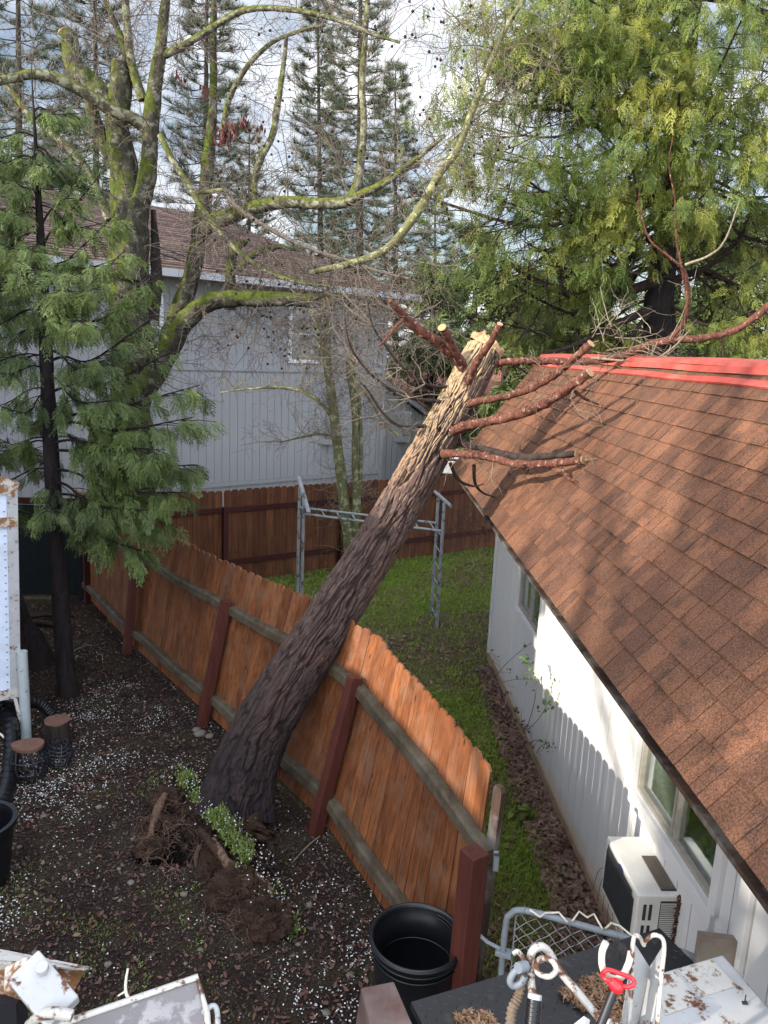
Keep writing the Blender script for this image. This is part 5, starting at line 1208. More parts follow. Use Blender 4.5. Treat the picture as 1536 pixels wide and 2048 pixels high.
# ---- big cedar on the right
rc = thing('cedar_tree', at(1335, 900, 14.5) * V(1, 1, 0), 'large yellow green cedar with fluted black trunk behind the brown roof', 'tree')
rtp = [(1322, 1000, 14.6), (1322, 720, 14.6), (1318, 620, 14.6), (1326, 520, 14.6), (1338, 420, 14.7), (1352, 300, 14.7), (1366, 180, 14.8), (1380, 60, 14.8), (1390, -60, 14.9), (1395, -250, 15.0)]
rsp = spline([at(*p) for p in rtp], 10); b = MB(); b.tube(rsp, [.36, .30, .27, .22, .20, .185, .17, .155, .14, .10], 28, rough=.3, seed=13); b.build('trunk', M['bark_black'], rc, smooth=True)
bb = MB(); P, D, Sz = [], [], []; tz = rsp[:, 2]
for q in range(100):
    z = rng.uniform(4.6, 13.5); i = int(np.argmin(abs(tz - z))); p0 = rsp[i]; a = rng.uniform(0, 6.283)
    if q % 2: a = rng.uniform(2.3, 4.3)
    ln = np.interp(z, [4.6, 7, 10, 13.5], [3.3, 4.4, 4.2, 3.6]) * rng.uniform(.6, 1.08); rise = np.interp(z, [4.6, 9, 13.5], [.1, -.2, .2]) * ln * .4 + rng.uniform(-.5, .5)
    p1 = p0 + V(math.cos(a) * ln, math.sin(a) * ln * .75, rise)
    bough(bb, P, D, Sz, p0, p1, rng.uniform(.03, .07), rng.uniform(.2, .8), 110, 13, .26, start=.45, drp=-.85, dens=.62)
# named limbs seen in the photograph
for (pl, y0, y1, r) in (([(1320, 560), (1240, 585), (1150, 590), (1070, 560), (1010, 520)], 14.5, 13.6, .10), ([(1318, 610), (1230, 650), (1150, 690), (1080, 710)], 14.5, 13.8, .08), ([(1335, 570), (1400, 540), (1450, 560), (1536, 600)], 14.5, 14.0, .07), ([(1345, 560), (1420, 530), (1490, 460), (1510, 380)], 14.6, 14.2, .06), ([(1338, 420), (1250, 470), (1150, 500), (1060, 500)], 14.6, 14.0, .06), ([(1352, 280), (1230, 270), (1130, 200), (1080, 100)], 14.7, 14.0, .06), ([(1325, 640), (1240, 700), (1190, 740)], 14.5, 14.0, .06)):
    k = len(pl); pts = [at(px, py, y0 + (y1 - y0) * i / (k - 1)) for i, (px, py) in enumerate(pl)]; sp = spline(pts, 8); bb.tube(sp, [r, r * .35], 10, rough=.3)
    for q in range(14): i = rng.randint(4, len(sp) - 2); twig(bb, sp[i], V(rng.uniform(-.7, .7), rng.uniform(-.4, .4), rng.uniform(-.6, .3)), rng.uniform(.5, 1.3), .012, 2, -.05, .2, 4, nchild=3)
for q in range(260):   # bare inner twigs
    i = rng.randint(14, len(rsp) - 12); twig(bb, rsp[i] + V(rng.uniform(-3.2, 2), rng.uniform(-1.2, 1.2), rng.uniform(-.6, .6)), V(rng.uniform(-1, 1), rng.uniform(-.4, .4), rng.uniform(-.9, 0)), rng.uniform(.8, 2.0), .014, 2, .05, .14, 4, nchild=3)
bb.build('limbs', M['bark_cedar'], rc, smooth=True)
for (px, py, n, sp_) in tuple((a_, c_, int(d_ * 1.25), e_) for a_, c_, d_, e_ in ((1130, 340, 260, .55), (1270, 190, 260, .6), (1190, 120, 260, .6), (1370, 240, 220, .5), (1300, 330, 260, .55), (1480, 100, 300, .7), (1000, 60, 160, .5), (1230, 440, 150, .35), (1170, 490, 60, .25), (1190, 540, 60, .25), (1050, 120, 180, .55), (950, 330, 160, .5), (1440, 330, 220, .5), (1120, 70, 220, .6), (1520, 240, 160, .4), (1390, 430, 90, .3), (1530, 560, 70, .3), (1490, 690, 80, .3), (980, 520, 120, .4), (930, 200, 80, .4), (1330, 60, 240, .7))):
    c = at(px, py, 13.2)
    for q in range(n):
        P.append(c + NR.normal(0, 1, 3) * V(sp_, sp_ * .8, sp_ * .6)); D.append(V(rng.uniform(-.6, .6), rng.uniform(-.6, .6), rng.uniform(-1.2, .2))); Sz.append(.27 * rng.uniform(.7, 1.2))
b = MB(); put_sprays(b, P, D, Sz, TPL); b.build('crown', M['fol_right'], rc)

# ---- broad evergreens filling the view behind
def bushy(name, px, Y, z0, z1, R, lab, mat='fol_deep', n=2600, L=.5, group=None, nb=60, base=.0):
    c = at(px, 700, Y); loc = V(c[0], Y, 0); t = thing(name, loc, lab, 'tree', group); b = MB(); b.tube([loc + V(0, 0, -.1), loc + V(.1, 0, z1 * .5), loc + V(0, 0, z1 * .97)], [.22, .15, .03], 10, rough=.3); b.build('trunk', M['bark_cedar'], t, smooth=True)
    bb = MB(); P, D, Sz = [], [], []
    for q in range(nb):
        z = rng.uniform(z0, z1); f = (z - z0) / (z1 - z0); r = R * (1 - f * .75) * rng.uniform(.6, 1.1); a = rng.uniform(0, 6.283)
        bough(bb, P, D, Sz, loc + V(0, 0, z), loc + V(math.cos(a) * r, math.sin(a) * r, z + rng.uniform(-.5, .3)), .03, .2, n / nb, 7, L, start=.2)
    bb.build('limbs', M['bark_cedar'], t, smooth=True); b = MB(); put_sprays(b, P, D, Sz, TPL_B); b.build('crown', M[mat], t); return t
for i, (px, Y, z0, z1, R, n, lab) in enumerate(((860, 25, 1.0, 7.2, 2.4, 2600, 'dark evergreen directly behind the top of the fallen trunk'), (1010, 20.5, .8, 6.6, 2.3, 3000, 'rounded evergreen behind the left end of the brown roof'),
        (1180, 22, 1, 7.0, 2.8, 3000, 'deep green evergreen in the gap left of the big cedar trunk'), (1450, 21, 1, 8.2, 2.8, 3200, 'evergreen filling the gap right of the big cedar trunk'), (1340, 26, 1, 8.8, 3.2, 2600, 'evergreen directly behind the big cedar trunk'),
        (1640, 20, 1, 9, 2.6, 2200, 'evergreen cut by the right edge of the picture'), (940, 32, 1, 9.8, 3.0, 2200, 'tall olive evergreen between the far pines and the big cedar'), (1100, 33, 1, 8.6, 3.4, 2000, 'far evergreen seen low through the big cedar'))):
    bushy('evergreen_tree', px, Y, z0, z1, R, lab, n=n, group='evergreens behind the yard')

# ---- pines
def pine(px, Y, ztop, R, lab, zlo=2.0, pxt=None, r0=.20, dens=1.0):
    c = at(px, 700, Y); loc = V(c[0], Y, 0); c1 = at(pxt if pxt is not None else px, 100, Y); t = thing('pine_tree', loc, lab, 'tree', 'tall pines standing behind the grey house')
    n = 14; pts = [loc + V((c1[0] - c[0]) * z / max(c1[2] - 4, 1), 0, z) for z in np.linspace(0, ztop, n)]; b = MB(); b.tube(pts, [r0, .02], 10, rough=.2); b.build('trunk', M['bark_pine'], t, smooth=True)
    bb = MB(); P, D, Sz = [], [], []; z = zlo
    while z < ztop:
        f = (z - zlo) / (ztop - zlo); k = rng.randint(3, 5); a0 = rng.uniform(0, 6.283); p0 = V(np.interp(z, [p[2] for p in pts], [p[0] for p in pts]), Y, z)
        for q in range(k):
            a = a0 + q * 6.283 / k + rng.uniform(-.4, .4); ln = R * (1 - f) ** .65 * rng.uniform(.55, 1.15) + .2; tipz = z + ln * rng.uniform(-.12, .30)
            sp = spline([p0, p0 + V(math.cos(a) * ln * .5, math.sin(a) * ln * .5, ln * rng.uniform(-.12, .02)), V(p0[0] + math.cos(a) * ln, Y + math.sin(a) * ln, tipz)], 6); bb.tube(sp, [.035 * (1 - f * .6), .008], 4, cap=False)
            for m_ in range(int((7 + ln * 7) * dens)):
                u = rng.uniform(.3, 1.0); i = min(int(u * (len(sp) - 1)), len(sp) - 2); d = nrm(sp[i + 1] - sp[i]); s = nrm(np.cross(d, V(0, 0, 1))) * rng.choice((-1, 1)); dd = nrm(d * rng.uniform(.5, 1) + s * rng.uniform(.2, .9) + V(0, 0, rng.uniform(-.1, .55))); tl = rng.uniform(.15, .5) * (.5 + ln * .3)
                e = sp[i] + dd * tl; bb.tube([sp[i], e], [.008, .005], 3, cap=False)
                for w in range(2): P.append(sp[i] + dd * tl * (1 - w * .4)); D.append(dd + V(0, 0, .25)); Sz.append(rng.uniform(.17, .27))
        z += rng.uniform(.28, .46)
    bb.build('limbs', M['bark_pine'], t, smooth=True); b = MB(); put_sprays(b, P, D, Sz, TPL_N, 1.0); b.build('crown', M['fol_pine'], t)
pine(652, 31, 17.2, 2.0, 'slender pine with narrow crown in the clear middle of the sky', 2.5, 645)
pine(725, 30, 21, 2.4, 'tall dark pine just right of the slender middle pine', 2.0, 728, .24)
pine(800, 36, 16.2, 2.3, 'shorter pine whose crown fades behind the tall dark pine', 2.0)
pine(405, 30, 20, 2.3, 'pine seen between the two leaning mossy stems', 3, 410)
pine(500, 34, 13.0, 1.7, 'small pine low in the sky left of the slender middle pine', 2.5)
pine(190, 29, 19, 2.6, 'tall pine rising behind the thick mossy trunk at the upper left', 3, 185)
pine(30, 27, 20, 2.9, 'broad pine cut by the upper left edge of the picture', 2, 25)
0 and pine(300, 36, 17.5, 2.2, 'faint far pine behind the upper mossy stems', 3)
0 and pine(110, 36, 15, 2.2, 'far pine showing above the left cedar', 3)
pine(880, 40, 12.5, 2.0, 'low far pine just left of the big cedar crown', 2)

# ---- old mossy tree behind the near fence
mt = thing('mossy_tree', V(*at(262, 1000, 11.6)[:2], 0), 'old bare tree with thick moss covered trunk and lopped limbs before the grey house', 'tree')
def ml(pl, w, mat='bark_moss', name='limb', n=8, Y0=11.6, Y1=None, k=18, rough=.42, twigs=0, tl=(.5, 1.3), tr=.008, seed=1, cut=False):
    Y1 = Y0 if Y1 is None else Y1; m = len(pl); pts = [at(px, py, Y0 + (Y1 - Y0) * i / (m - 1)) for i, (px, py) in enumerate(pl)]
    sp = spline(pts, n); ww = np.interp(np.linspace(0, 1, len(sp)), np.linspace(0, 1, len(w)), w) * (Y0 + Y1) / 2 / F / 2 * .9; b = MB(); b.tube(sp, ww, k, rough=rough, seed=seed, cap=not cut)
    o = b.build(name, M[mat], mt, smooth=True)
    if cut:
        t = nrm(sp[-1] - sp[-2]); a = nrm(np.cross(t, V(.3, .2, 1))); bb_ = np.cross(t, a); c = MB(); c.prism([sp[-1] + (a * math.cos(x) + bb_ * math.sin(x)) * ww[-1] * .97 for x in np.linspace(0, 6.283, 16, endpoint=False)], t * -.01, t * .006); c.build('cut_end', M['cut'], o)
    TW.append((sp, ww, twigs, tl, tr)); return sp
TW = []
ml([(268, 1240), (268, 1100), (265, 980), (262, 870), (262, 780), (262, 690), (258, 600), (258, 500), (256, 420), (250, 350), (240, 300), (234, 240), (240, 180), (243, 125)], [118, 104, 98, 92, 92, 86, 86, 80, 72, 62, 54, 50, 46, 38], name='trunk', n=14, k=30, rough=.5, twigs=10, cut=True)
ml([(262, 560), (266, 480), (275, 430), (290, 380), (298, 330), (300, 280), (303, 230), (312, 160), (322, 90), (328, 30), (335, -40)], [60, 48, 44, 40, 36, 32, 34, 28, 24, 21, 16], n=9, Y0=11.4, rough=.45, twigs=26)
ml([(300, 262), (270, 240), (240, 228), (200, 205), (160, 180), (120, 160), (75, 148), (30, 155), (-20, 168)], [30, 27, 25, 24, 24, 22, 20, 17, 14], 'bark_lime', Y0=11.4, Y1=10.6, twigs=26)
ml([(225, 215), (195, 185), (165, 155), (145, 120), (140, 85), (130, 62)], [44, 46, 44, 38, 34, 30], Y0=11.6, twigs=12, cut=True, rough=.6)
ml([(275, 795), (300, 762), (325, 725), (345, 685), (368, 645), (400, 615), (440, 600), (490, 598), (550, 598), (620, 602)], [58, 54, 50, 46, 44, 42, 36, 34, 32, 28], n=10, Y0=11.3, Y1=10.9, rough=.6, twigs=34, tl=(.5, 1.1), cut=True)
ml([(620, 600), (655, 590), (685, 593)], [12, 10, 6], 'bark_lime', Y0=10.9, twigs=10)
ml([(315, 735), (335, 690), (352, 645), (368, 600), (385, 545), (396, 490), (405, 430), (412, 370), (418, 310), (425, 230), (427, 150), (426, 80), (430, -30)], [50, 46, 44, 42, 36, 33, 36, 28, 27, 18, 15, 14, 12], n=9, Y0=11.7, rough=.4, twigs=30)
ml([(404, 465), (425, 445), (460, 432), (500, 418), (540, 408), (590, 404), (640, 408), (690, 404), (720, 390), (770, 365), (830, 320), (890, 270)], [34, 36, 34, 30, 28, 25, 24, 23, 17, 14, 11, 8], 'bark_lime', n=8, Y0=11.7, Y1=10.8, twigs=40, rough=.35)
ml([(686, 408), (712, 375), (722, 320), (728, 250), (724, 170), (730, 80), (736, -20)], [18, 20, 16, 14, 13, 12, 10], 'bark_lime', Y0=11.1, twigs=24)
ml([(514, 412), (508, 370), (520, 320), (545, 270), (555, 215), (567, 130), (573, 75)], [14, 13, 15, 14, 13, 10, 7], 'bark_lime', Y0=11.5, twigs=16)
ml([(330, 110), (370, 90), (415, 62), (465, 30), (510, 17), (570, 18), (630, 28), (690, 45), (745, 68), (800, 85)], [16, 14, 13, 12, 12, 11, 10, 9, 8, 5], 'bark_lime', Y0=11.4, Y1=10.8, twigs=30)
ml([(445, 262), (458, 200), (480, 155), (510, 115), (550, 82), (600, 62), (650, 50)], [12, 12, 11, 10, 8, 7, 5], 'bark_lime', Y0=11.5, twigs=16)
ml([(320, 270), (345, 320), (380, 375), (400, 410), (440, 465), (480, 505), (530, 540), (600, 565), (660, 572)], [13, 13, 14, 12, 11, 10, 9, 8, 6], 'bark_lime', Y0=11.2, Y1=10.6, twigs=28)
ml([(445, 382), (470, 410), (510, 440), (570, 475), (640, 505), (700, 522), (765, 545), (830, 560)], [10, 10, 9, 9, 8, 7, 7, 4], 'twig', Y0=11.3, Y1=10.6, twigs=26)
ml([(390, 385), (420, 383), (446, 380)], [9, 10, 9], 'bark_young', Y0=11.2)
ml([(620, 545), (700, 527), (770, 500), (820, 445), (850, 400), (880, 345), (915, 300), (945, 220), (975, 140), (1010, 60), (1060, -20)], [12, 15, 16, 19, 19, 17, 15, 13, 12, 10, 8], 'bark_young', n=9, Y0=10.8, Y1=10.4, twigs=46, tl=(.5, 1.4))
ml([(265, 165), (250, 100), (232, 50), (205, -10)], [14, 14, 12, 8], Y0=11.6, twigs=16)
ml([(285, 200), (262, 120), (255, 60), (250, -20)], [20, 17, 16, 13], 'bark_lime', Y0=11.5, twigs=18)
ml([(232, 330), (210, 290), (190, 240), (180, 195), (185, 170)], [34, 30, 28, 26, 24], Y0=11.9, twigs=10, cut=True)
ml([(220, 440), (195, 380), (160, 320), (110, 270), (60, 230), (20, 180), (-20, 130)], [20, 18, 16, 15, 12, 10, 8], 'bark_lime', Y0=12, Y1=12.4, twigs=24)
ml([(305, 640), (312, 560), (310, 480), (306, 420)], [28, 26, 18, 10], 'bark_pine', Y0=11.9, twigs=6)
ml([(460, 620), (462, 540), (470, 500), (500, 480)], [24, 22, 18, 8], Y0=11.7, twigs=10)
ml([(478, 540), (500, 515), (545, 495), (600, 500)], [14, 13, 10, 7], 'bark_moss', Y0=11.5, twigs=12)
b = MB(); ends = []
for sp, ww, n, tl, tr in TW:
    for q in range(int(n * .95)):
        i = rng.randint(1, len(sp) - 2); d = nrm(sp[i + 1] - sp[i]); s = nrm(np.cross(d, NR.normal(0, 1, 3)))
        twig(b, sp[i] + s * ww[i] * .8, s * .9 + d * .35 + V(0, 0, .1), rng.uniform(*tl), rng.uniform(tr * .5, tr), 2, -.015, .2, 4, nchild=3, ends=ends, minr=.0028)
# pendulous twigs under the mossy limb and on the outer limbs
for q in range(50):
    px, py = rng.choice(((rng.uniform(380, 640), rng.uniform(600, 640)), (rng.uniform(640, 880), rng.uniform(500, 600)), (rng.uniform(440, 720), rng.uniform(480, 600)))); p = at(px, py, rng.uniform(10.5, 11.4))
    twig(b, p, V(rng.uniform(-.4, .4), rng.uniform(-.3, .3), rng.uniform(-1, -.1)), rng.uniform(.5, 1.1), .006, 2, -.05, .22, 4, nchild=3, ends=ends, minr=.0028)
for q in range(70):
    px, py = rng.uniform(640, 900), rng.uniform(530, 700); p = at(px, py, rng.uniform(10.2, 11.2))
    twig(b, p, V(rng.uniform(-1, .4), rng.uniform(-.3, .3), rng.uniform(-.8, .3)), rng.uniform(.5, 1.2), .006, 2, -.02, .22, 4, nchild=3, minr=.0028)
for q in range(40):
    px, py = rng.uniform(870, 1010), rng.uniform(-20, 330); p = at(px, py, rng.uniform(10.2, 10.8))
    twig(b, p, V(rng.uniform(-.6, .8), rng.uniform(-.3, .3), rng.uniform(-.6, .8)), rng.uniform(.4, 1.0), .006, 2, .0, .22, 4, nchild=3, ends=ends, minr=.0028)
b.build('twigs', M['twig'], mt)
def balls(ends, n, r, name, par, mat='ball'):
    b = MB(); k = rng.sample(range(len(ends)), min(n, len(ends)))
    for i in k:
        p, d = ends[i]; p = p + V(0, 0, -.06); vv = []
        for a1 in range(5):
            for t1 in range(6): ph = math.pi * a1 / 4; t = 6.283 * t1 / 6; vv.append(p + V(math.sin(ph) * math.cos(t), math.sin(ph) * math.sin(t), math.cos(ph)) * r * (.85 + .3 * rng.random()))
        b.add(vv, [(a1 * 6 + t1, a1 * 6 + (t1 + 1) % 6, (a1 + 1) * 6 + (t1 + 1) % 6, (a1 + 1) * 6 + t1) for a1 in range(4) for t1 in range(6)])
    o = b.build(name, M[mat], par, smooth=True); o['kind'] = 'stuff'
right_ends = [e for e in ends if (e[0][0] > -2.4)]
balls(right_ends, 380, .019, 'seed_balls', mt)
# dried red leaf clump caught in the crown
b = MB()
for (px, py, n, s) in ((452, 270, 130, .12), (488, 250, 30, .07), (520, 258, 14, .05), (410, 185, 16, .07), (365, 155, 14, .06)):
    c = at(px, py, 11.4)
    for q in range(n):
        p = c + NR.normal(0, 1, 3) * s * .6; a = nrm(V(rng.uniform(-.4, .4), rng.uniform(-.4, .4), -1)) * .05; e = nrm(np.cross(a, NR.normal(0, 1, 3))) * .018; b.add([p - a, p - e, p + a, p + e], [(0, 1, 2, 3)])
b.build('dry_leaves', M['redleaf'], mt)

# ---- young multi stem tree by the far fence
yt = thing('young_tree', V(*gz(698, 1130, 0)[:2], 0), 'young tree with slim green stems in front of the far fence', 'tree')
def yl(pl, w, Y=13.6, tw=10):
    sp = spline([at(px, py, Y) for px, py in pl], 10); b = MB(); b.tube(sp, np.array(w) * Y / F / 2, 12, rough=.25); b.build('stem', M['bark_young'], yt, smooth=True); TY.append(sp)
TY = []
yl([(700, 1120), (697, 1080), (690, 1020), (682, 950), (675, 890), (668, 830), (662, 780), (654, 720), (652, 650), (648, 590)], [24, 23, 22, 22, 20, 19, 18, 16, 13, 9])
yl([(664, 790), (655, 740), (643, 690), (632, 640), (615, 600)], [12, 13, 12, 9, 5])
yl([(712, 1110), (710, 1040), (711, 980), (710, 900), (711, 840), (706, 790), (698, 740), (692, 700)], [16, 15, 15, 14, 14, 13, 12, 9])
yl([(716, 1040), (720, 960), (722, 900), (720, 820), (712, 760), (704, 700), (704, 640)], [8, 8, 8, 7, 7, 7, 5])
yl([(666, 838), (645, 810), (610, 785), (560, 775), (500, 778), (440, 785)], [8, 8, 7, 6, 4, 2])
yl([(672, 872), (640, 868), (600, 875), (560, 885)], [5, 5, 4, 2])
yl([(714, 765), (740, 800), (770, 850), (800, 870), (840, 865)], [5, 5, 4, 3, 2])
b = MB()
for sp in TY:
    for q in range(22): i = rng.randint(2, len(sp) - 2); twig(b, sp[i], V(rng.uniform(-1, 1), rng.uniform(-.6, .6), rng.uniform(-.3, .9)), rng.uniform(.3, .9), .006, 2, 0, .2, 4, nchild=3, minr=.0025)
for q in range(20):
    px, py = rng.uniform(600, 720), rng.uniform(580, 760); twig(b, at(px, py, 13.5), V(rng.uniform(-1, 1), rng.uniform(-.6, .6), rng.uniform(-.2, .8)), rng.uniform(.4, 1.1), .005, 2, 0, .22, 4, nchild=3, minr=.0025)
b.build('twigs', M['twig_pale'], yt)
# brush against the far fence
bs = thing('dry_brush', gz(930, 1100, 0), 'pile of thin bare brush leaning on the far fence right of the ladder', 'brush'); b = MB()
for q in range(46): px, py = rng.uniform(900, 960), rng.uniform(985, 1060); twig(b, at(px, py, 15.2), V(rng.uniform(-.3, 1), rng.uniform(-.3, .3), rng.uniform(-.7, .2)), rng.uniform(.4, 1.0), .005, 1, -.05, .22, 4, nchild=2, minr=.003)
b.build('twigs', M['twig_red'], bs)

# ---- outside the frame: house blocks added to shade the yard, and a bare oak
hsx = thing('added_shade_house', V(-8.2, 1, 0), 'house blocks added outside the frame on the left to shade the near yard', 'house')
b = MB(); b.box((-9.9, -.4, 2.35), (4.6, 5.2, 4.7)); b.box((-9.9, 5.9, 3.05), (4.8, 7.3, 6.1)); b.build('wall', M['gwall'], hsx)
b = MB(); b.prism([(-7.2, 2.35, 4.80), (-7.2, -3.2, 5.7), (-12.6, -3.2, 5.7), (-12.6, 2.35, 4.80)], V(0, 0, 0), V(0, 0, .14)); b.prism([(-7.2, 2.2, 6.15), (-7.2, 9.6, 6.15), (-12.6, 9.6, 6.5), (-12.6, 2.2, 6.5)], V(0, 0, 0), V(0, 0, .16)); b.build('roof', M['gshingle'], hsx)
# tall bare oak outside the frame, its limbs streak the roof with shadow
oak = thing('bare_oak', V(-14.5, -7.2, 0), 'tall leafless oak outside the frame whose limbs shade the brown roof', 'tree')
b = MB(); o0 = V(-14.5, -7.2, 0); tk = spline([o0, o0 + V(.2, .2, 5), o0 + V(-.1, .6, 9), o0 + V(.3, .8, 14), o0 + V(.2, 1, 19)], 8); b.tube(tk, [.22, .18, .14, .10, .04], 16, rough=.3); b.build('trunk', M['bark_pine'], oak, smooth=True)
b = MB()
for q in range(46):
    i = rng.randint(11, len(tk) - 3); a = rng.uniform(0, 6.283); ln = rng.uniform(2.2, 5.5); d = nrm(V(math.cos(a) * .35, math.sin(a) * .8, rng.uniform(.7, 1.7))); pts = twig(b, tk[i], d, ln, rng.uniform(.06, .13), 2, .02, .13, 6, nchild=4, spread=.55, minr=.01)
b.build('limbs', M['bark_pine'], oak, smooth=True)
# wires across the roof of the grey house
for i, (a_, c_, lab) in enumerate((((300, 487), (560, 560), 'upper black cable crossing in front of the brown hip roof'), ((300, 500), (560, 566), 'lower black cable crossing in front of the brown hip roof'))):
    b = MB(); p, q = at(*a_, 15.5), at(*c_, 18.5); b.tube(spline([p + (p - q) * 2.5 + V(0, 0, .8), p, (p + q) / 2 + V(0, 0, -.05), q], 8), .014, 5); tag(b.build('overhead_cable', M['black_iron'], loc=p), lab, 'cable')
# ------------------------------------------------------------------ things close to the camera
def down(p, z=2.05): return V(p[0], p[1], z)
def cp(px, py, d):                                   # point at a photo pixel, d metres along the view axis
    return C0 + ray(px, py) * d
# chain link gate between the fence end and the wall
gz_t = 1.18
G1a = V(.83, 3.96, 0); G1b = V(1.86, 3.62, 0); gD = nrm(G1b - G1a); gU = V(0, 0, 1)
cg = thing('chain_link_gate', G1a, 'low galvanised chain link gate between the near fence end and the white wall', 'gate')
def gp(s, z): return G1a + gD * s + V(0, 0, z)
GWd = np.linalg.norm(G1b - G1a)
b = MB(); b.tube(spline([gp(0, .08), gp(0, .5), gp(0, 1.02), gp(.025, 1.13), gp(.12, gz_t), gp(.5, gz_t), gp(GWd - .12, gz_t), gp(GWd - .025, 1.13), gp(GWd, 1.02), gp(GWd, .5), gp(GWd, .08)], 8), .019, 14); b.build('frame', M['galv'], cg, smooth=True)
b = MB(); b.tube([gp(.0, .10), gp(GWd, .10)], .019, 12); b.build('frame', M['galv'], cg, smooth=True)
b = MB(); m_ = .085; x0, x1, zb, zt = .05, GWd - .03, .12, gz_t - .03; off = V(-gD[1], gD[0], 0) * .006
def clipline(c, sg):
    # line s = c + sg*z
    pts = []
    for z in (zb, zt):
        s = c + sg * z; pts.append([s, z])
    (s0, z0_), (s1, z1_) = pts
    for q in (0, 1):
        for lim in (x0, x1):
            pass
    t0, t1 = 0.0, 1.0; ds = s1 - s0
    for lim, sgn in ((x0, 1), (x1, -1)):
        a_ = (lim - s0) / ds if ds else 0
        if (ds * sgn) > 0: t0 = max(t0, a_)
        else: t1 = min(t1, a_)
    if t0 >= t1: return None
    return (s0 + ds * t0, z0_ + (z1_ - z0_) * t0), (s0 + ds * t1, z0_ + (z1_ - z0_) * t1)
for sg in (-1, 1):
    c = -2.0
    while c < 3.2:
        r_ = clipline(c, sg)
        if r_:
            (sa, za), (sb, zb_) = r_; n = max(2, int(abs(zb_ - za) / m_ * 2)); pts = []
            for i in range(n + 1):
                t = i / n; pts.append(gp(sa + (sb - sa) * t, za + (zb_ - za) * t) + off * (1 if i % 2 else -1) * sg)
            b.tube(pts, .0024, 5, cap=False)
        c += m_
b.build('wire_mesh', M['bars'], cg)
b = MB(); b.tube([gp(.055, .14), gp(.055, gz_t - .04)], .004, 6); b.build('tension_bar', M['galv'], cg)
b = MB(); b.tube([gp(-.02, .88), gp(-.10, .90), gp(-.16, .94)], .012, 8); b.beam(gp(-.045, .86), gp(.05, .86), .06, .03); b.build('latch', M['galv'], cg, bevel=.003)
for s in (.10, .36, .62):
    b = MB(); b.tube([gp(s, gz_t) + V(0, 0, 0) + (gU * math.cos(x) + V(-gD[1], gD[0], 0) * math.sin(x)) * .022 for x in np.linspace(0, 6.283, 14)], .0035, 5); b.build('tie_wire', M['galv'], cg)
b = MB(); zz = [(1060, 1820), (1080, 1834), (1090, 1826), (1118, 1825), (1135, 1845), (1145, 1842), (1158, 1823), (1175, 1835), (1188, 1828), (1205, 1858), (1212, 1856), (1222, 1846), (1240, 1852), (1262, 1870), (1285, 1872)]
b.tube([gz(x, y, gz_t + .035) for x, y in zz], .006, 8); tag(b.build('wiggle_wire', M['ivory'], loc=gz(1060, 1820, 1.2), smooth=True), 'zigzag of cream coated wire lying on the chain link gate rail', 'wire')
# gate hinge post at the wall
b = MB(); b.tube(spline([gp(GWd + .06, -.1), gp(GWd + .06, 1.1), gp(GWd + .02, 1.22)], 6), .03, 12); tag(b.build('gate_post', M['galv'], loc=gp(GWd + .06, 0), smooth=True), 'galvanised post of the chain link gate by the white wall', 'post')

# black diamond plate deck of the trailer tongue box, white tank cover beyond
def plate(b, P0, ux, uy, w, h, pitch, L=.022, hh=.0018, skip=None):
    # raised lugs, alternating direction, on the plane P0 + a*ux + b*uy
    n = np.cross(ux, uy); i = 0; a = pitch / 2
    while a < w:
        j = 0; c = pitch / 2 + (pitch / 2 if i % 2 else 0)
        while c < h:
            ang = math.radians(45 if (i + j) % 2 else -45); d = ux * math.cos(ang) + uy * math.sin(ang); s = np.cross(n, d); p = P0 + ux * a + uy * c
            if skip is None or not skip(a, c):
                v = [p - d * L / 2, p - s * L * .16, p + d * L / 2, p + s * L * .16]; v = [q + n * hh * .3 for q in v] + [p - d * L * .25 + n * hh, p - s * L * .07 + n * hh, p + d * L * .25 + n * hh, p + s * L * .07 + n * hh]
                b.add(v, [(4, 5, 6, 7), (0, 1, 5, 4), (1, 2, 6, 5), (2, 3, 7, 6), (3, 0, 4, 7)])
            c += pitch; j += 1
        a += pitch / 2 * 1.2; i += 1
ZP = 2.05
c1, c2, c3 = gz(822, 2004, ZP), gz(1062, 1945, ZP), gz(1300, 1862, ZP)
ux = nrm(c3 - c1); ux[2] = 0; ux = nrm(ux); uy = V(-ux[1], ux[0], 0)
tb = thing('tool_deck', c1 * V(1, 1, 0), 'black diamond plate deck strewn with pine litter at the bottom of the picture', 'deck')
P0 = c1 - uy * 1.45 + V(0, 0, 0); wdt = np.linalg.norm(c3 - c1) + .05
b = MB(); b.prism([P0 - ux * .0, P0 + ux * wdt, P0 + ux * wdt + uy * 1.45, P0 + uy * 1.45], V(0, 0, 0), V(0, 0, -.03)); plate(b, P0, ux, uy, wdt, 1.45, .05)
M['blackplate'] = metal_paint('black_tread_plate', (.011, .012, .014), .25, (.06, .045, .035), .45, 9); b.build('tread_plate', M['blackplate'], tb)
for (s, e) in ((.1, .15), (wdt - .1, .15), (.1, 1.3), (wdt - .1, 1.3)): b = MB(); q = P0 + ux * s + uy * e; b.beam(q * V(1, 1, 0), q + V(0, 0, -.031), .07, .07, up=(1, 0, 0)); b.build('leg', M['black_iron'], tb)
b = MB(); n = 22000; s = NR.uniform(0, wdt, n); e = NR.uniform(.5, 1.45, n); dn = fbm(np.stack([s * 3.5, e * 3.5, s * 0], -1), 3, 91) + .34 * np.exp(-((s - .28) / .2) ** 2 - ((e - 1.28) / .12) ** 2) + .34 * np.exp(-((s - .72) / .2) ** 2 - ((e - 1.2) / .2) ** 2); k = dn > .545; s, e = s[k], e[k]; n = len(s)
